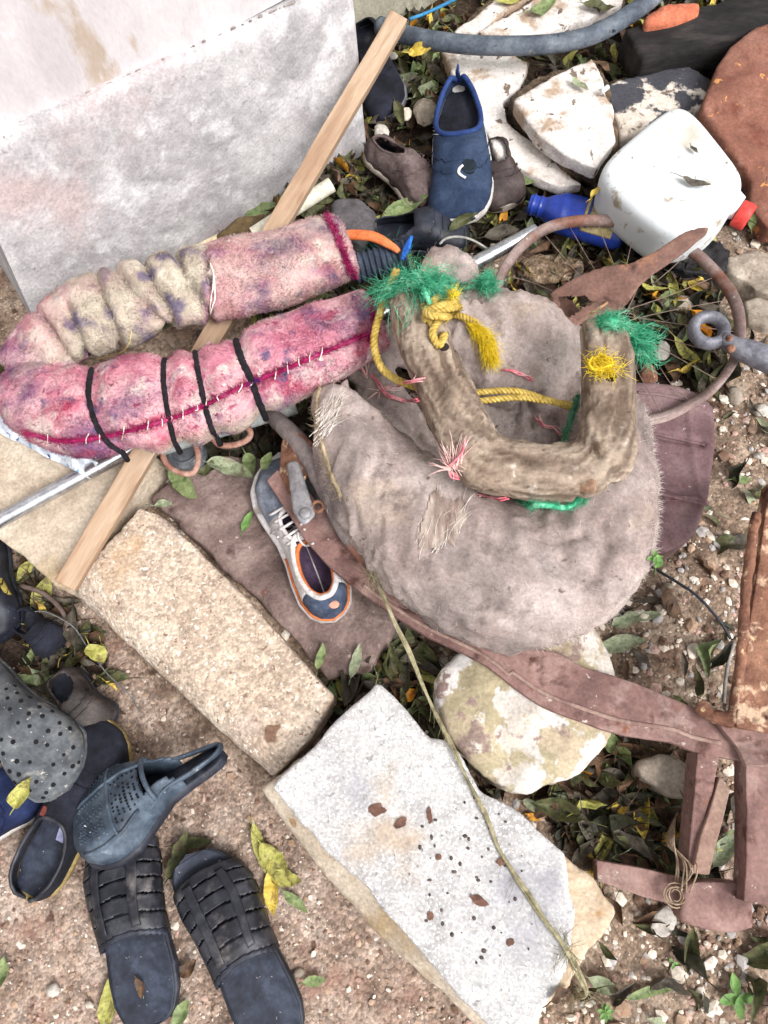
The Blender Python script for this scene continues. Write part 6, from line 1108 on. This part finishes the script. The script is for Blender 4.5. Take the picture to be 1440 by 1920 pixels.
# ------------------------------------------------------------------ single leaves that stand out
LV = [ # x, y, length px, angle deg (image, ccw from +x, tip direction), width ratio, kind, label
 (765, 388, 100, 20, .3, 'green', 'long green leaf across the front of the navy trainer'),
 (866, 412, 62, 45, .3, 'olive', 'olive leaf over the white sole of the navy trainer'),
 (790, 90, 44, -10, .5, 'yellow', 'bright yellow leaf under the left end of the grey hose'),
 (968, 106, 34, 5, .5, 'yellowgreen', 'yellow green leaf just under the grey hose on the rubble'),
 (1086, 166, 44, -55, .38, 'pale', 'pale green leaf lying on the topmost rubble slab'),
 (1128, 130, 34, -60, .55, 'brown', 'brown curled leaf at the top corner of the topmost rubble slab'),
 (1172, 140, 30, -30, .4, 'yellowgreen', 'yellow green leaf beside the charred timber'),
 (1302, 348, 56, -25, .3, 'grey', 'grey brown leaf lying on the white jug'),
 (1299, 286, 22, -70, .4, 'grey', 'tiny dark leaf bit on the middle of the white jug'),
 (1124, 362, 26, 20, .5, 'yellow', 'small yellow leaf between bottle and jug'),
 (1412, 410, 44, 80, .35, 'green', 'green leaf upright beside the red jug cap'),
 (668, 338, 54, -85, .5, 'yellowgreen', 'mottled yellow leaf hanging at the foot of the plinth'),
 (645, 296, 50, 60, .5, 'olive', 'olive leaf against the plinth corner beside the lath'),
 (690, 262, 46, 85, .5, 'brown', 'tan curled leaf leaning on the plinth corner'),
 (486, 390, 64, 30, .35, 'green', 'green leaf leaning on the plinth foot above the cream pipe'),
 (765, 165, 90, -25, .3, 'grey', 'long grey brown leaf left of the navy trainer'),
 (820, 148, 70, -60, .35, 'grey', 'grey withered leaf above the navy trainer collar'),
 (752, 218, 56, -70, .35, 'olive', 'olive leaf pointing down beside the black overshoe'),
 (1310, 545, 54, -15, .7, 'yellow', 'broad yellow leaf inside the wheel rim'),
 (1215, 530, 34, -30, .5, 'bright', 'small green leaf just right of the forked blade'),
 (1222, 558, 30, -15, .5, 'orange', 'orange leaf inside the rim right of the forked blade'),
 (1385, 902, 36, 15, .5, 'green', 'green leaf on the gravel right of the plum spade blade'),
 (1172, 1164, 60, 20, .5, 'pale', 'upper pale green leaf on gravel below the canvas pad'),
 (1215, 1158, 50, 25, .35, 'pale', 'narrow pale leaf beside the upper pale green leaf on gravel'),
 (1162, 1212, 96, 0, .36, 'pale', 'long pale green leaf above the rusty beam'),
 (1222, 1052, 30, 80, .6, 'bright', 'small bright green sprig leaf under the spade blade'),
 (1058, 1500, 62, 65, .5, 'yellowgreen', 'upright yellow leaf below the whitewashed round stone'),
 (1078, 1524, 40, 10, .5, 'yellow', 'yellow leaf beside the upright one under the round stone'),
 (1102, 1618, 56, -70, .6, 'yellow', 'big golden leaf at the left end of the rusty crossbar'),
 (1250, 1565, 50, 60, .55, 'yellow', 'golden leaf beside the dry roots left of the bracket'),
 (1000, 1512, 44, -10, .45, 'pale', 'pale green leaf tucked under the lower rim of the round stone'),
 (1000, 1532, 26, -20, .5, 'orange', 'orange leaf between slab and round stone'),
 (1135, 1450, 34, 80, .5, 'green', 'green leaf above the dark litter beside the round stone'),
 (1145, 1556, 66, -60, .35, 'grey', 'grey long leaf in the middle of the dark litter hollow'),
 (1180, 1590, 60, -75, .35, 'olive', 'dark olive leaf beside the grey one in the litter hollow'),
 (1090, 1560, 60, 20, .45, 'dark', 'dark green folded leaf above the golden leaf'),
 (345, 912, 80, -35, .45, 'green', 'curved green leaf above the muddy slab below the rusty loop'),
 (310, 948, 36, -8, .4, 'pale', 'small pale leaf at the end of the pebbly kerb block'),
 (436, 888, 96, -18, .35, 'pale', 'long pale leaf with a stalk left of the torn sneaker'),
 (468, 880, 54, -60, .55, 'green', 'round bright green leaf under the grey pipe end'),
 (505, 872, 40, 60, .6, 'green', 'round green leaf behind the toe of the torn sneaker'),
 (465, 980, 44, 70, .35, 'bright', 'bright green leaf lying on the muddy slab'),
 (398, 880, 50, 10, .45, 'olive', 'olive leaf under the rusty loop'),
 (600, 1232, 50, 85, .35, 'green', 'green leaf at the pointed end of the muddy slab'),
 (668, 1240, 66, 75, .3, 'pale', 'pale green leaf blade between muddy slab and white slab'),
 (755, 1236, 60, 70, .45, 'bright', 'bright green leaf in the gap left of the round stone'),
 (732, 1262, 50, 60, .45, 'green', 'green leaf in the gap near the top corner of the white slab'),
 (765, 1302, 40, 20, .6, 'orange', 'orange brown leaf in the gap beside the white slab'),
 (640, 1272, 40, 10, .5, 'green', 'green leaf touching the top corner of the white slab'),
 (178, 1232, 46, -60, .75, 'yellowgreen', 'round yellow green leaf on the dirt left of the kerb'),
 (48, 1480, 66, 60, .45, 'yellowgreen', 'lime green leaf on the dark navy canvas shoe'),
 (340, 1600, 88, 62, .4, 'olive', 'dark olive leaf between the two strap sandals'),
 (372, 1578, 60, 10, .35, 'olive', 'olive leaf above the toe of the right strap sandal'),
 (490, 1590, 90, -70, .25, 'yellowgreen', 'long curled pale yellow leaf beside the right sandal'),
 (520, 1620, 96, -50, .4, 'yellowgreen', 'wrinkled yellow green leaf beside the kerb nose'),
 (512, 1670, 80, -80, .35, 'yellow', 'yellow leaf strip next to the right sandal'),
 (556, 1688, 60, -38, .3, 'green', 'green narrow leaf pointing to the lower kerb block'),
 (540, 1640, 60, -20, .5, 'yellowgreen', 'folded yellow leaf closest to the kerb nose'),
 (210, 1880, 90, -80, .4, 'yellowgreen', 'yellow green leaf left of the left sandal heel'),
 (345, 1895, 56, 60, .45, 'green', 'green leaf between the sandal heels'),
 (355, 1808, 40, 25, .6, 'brown', 'tan shrivelled leaf between the sandals'),
 (592, 1836, 44, 10, .45, 'green', 'small green leaf on dirt right of the right sandal'),
 (5, 1830, 74, 85, .45, 'green', 'green leaf cut by the lower left edge'),
 (264, 1850, 36, -65, .45, 'brown', 'small brown leaf on the footbed of the left sandal'),
 (1130, 1845, 60, -25, .45, 'pale', 'pale green leaf on gravel below the broken slab corner'),
 (1215, 1862, 90, 5, .2, 'green', 'narrow green leaf on gravel at the bottom edge'),
 (1040, 1858, 44, 20, .5, 'brown', 'tan leaf under the lower tip of the white slab'),
 (1018, 20, 60, 20, .5, 'green', 'green leaf on the broad rubble slab above the hose'),
 (1120, 22, 60, -10, .45, 'olive', 'olive leaf cluster piece right above the hose curve'),
 (955, 10, 50, 0, .4, 'yellowgreen', 'yellowish leaf at the top edge beside the rubble strip'),
 (970, 395, 60, 60, .35, 'olive', 'olive leaf touching the neck of the blue bottle'),
 (925, 415, 60, -60, .3, 'yellowgreen', 'yellow green leaf right of the navy trainer toe'),
 (985, 335, 60, -8, .35, 'green', 'green leaf in the dirt above the blue bottle neck'),
]
for i, (x, y, l, a, wr, kd_, lab) in enumerate(LV):
    p, n = hit(x, y, .006, skip=('pile',)); n = n*.6+np.array([0, 0, .8]); n /= np.linalg.norm(n); s_ = mpp(x, y, p[2]); m = MB()
    if p[2] < .02: p[2] += .004
    add_leaf(m, p, math.radians(a), l*s_, l*s_*wr, n=n, curl=rng.uniform(.1, .45), fold=rng.uniform(.1, .5), stem=rng.choice([.2, .45]), seed=i, wob=rng.uniform(-.25, .25), nt=14)
    m.build('leaf', LM[LK[kd_]], label=lab, cat='leaf', group='single fallen leaves', hitme=False)
litter('loose_leaf_scatter', 260, 'scattered leaf bits lying about on rubble, kerb edge and gravel', rz=(.0, .01), mask=lambda X: (~litmask(X)) & (side(X) > .12) & ((PX(X)[:, 1] < 760) | (PX(X)[:, 0] > 1080)))
def weed(x, y, n, l, label, kd_='bright'):
    p, _ = hit(x, y, .0); t_ = thing('weed', label, 'weed', p); m = MB(); m.sweep([p, p+[0, .0, .012]], .0012, 5); m.build('stem', LM[4], t_, hitme=False)
    for k in range(n):
        a = k*6.283/n+rng.uniform(-.3, .3); m = MB(); add_leaf(m, p+[math.cos(a)*l*.5, math.sin(a)*l*.5, .012+.004*rng.random()], a+math.pi*0, l, l*.5, n=np.array([0, 0, 1.]), curl=.3, fold=.2, stem=0, seed=k); m.build('leaf_blade', LM[LK[kd_]], t_, hitme=False)
weed(1131, 1893, 7, .013, 'tiny bright green star shaped weed at the bottom edge')
weed(1376, 1862, 4, .03, 'small weed with four broad leaves near the bottom right corner')
weed(1258, 1802, 3, .009, 'tiniest green sprout on the gravel left of the four leaved weed')
weed(1222, 1050, 4, .013, 'small green weed beside the lower edge of the spade blade')
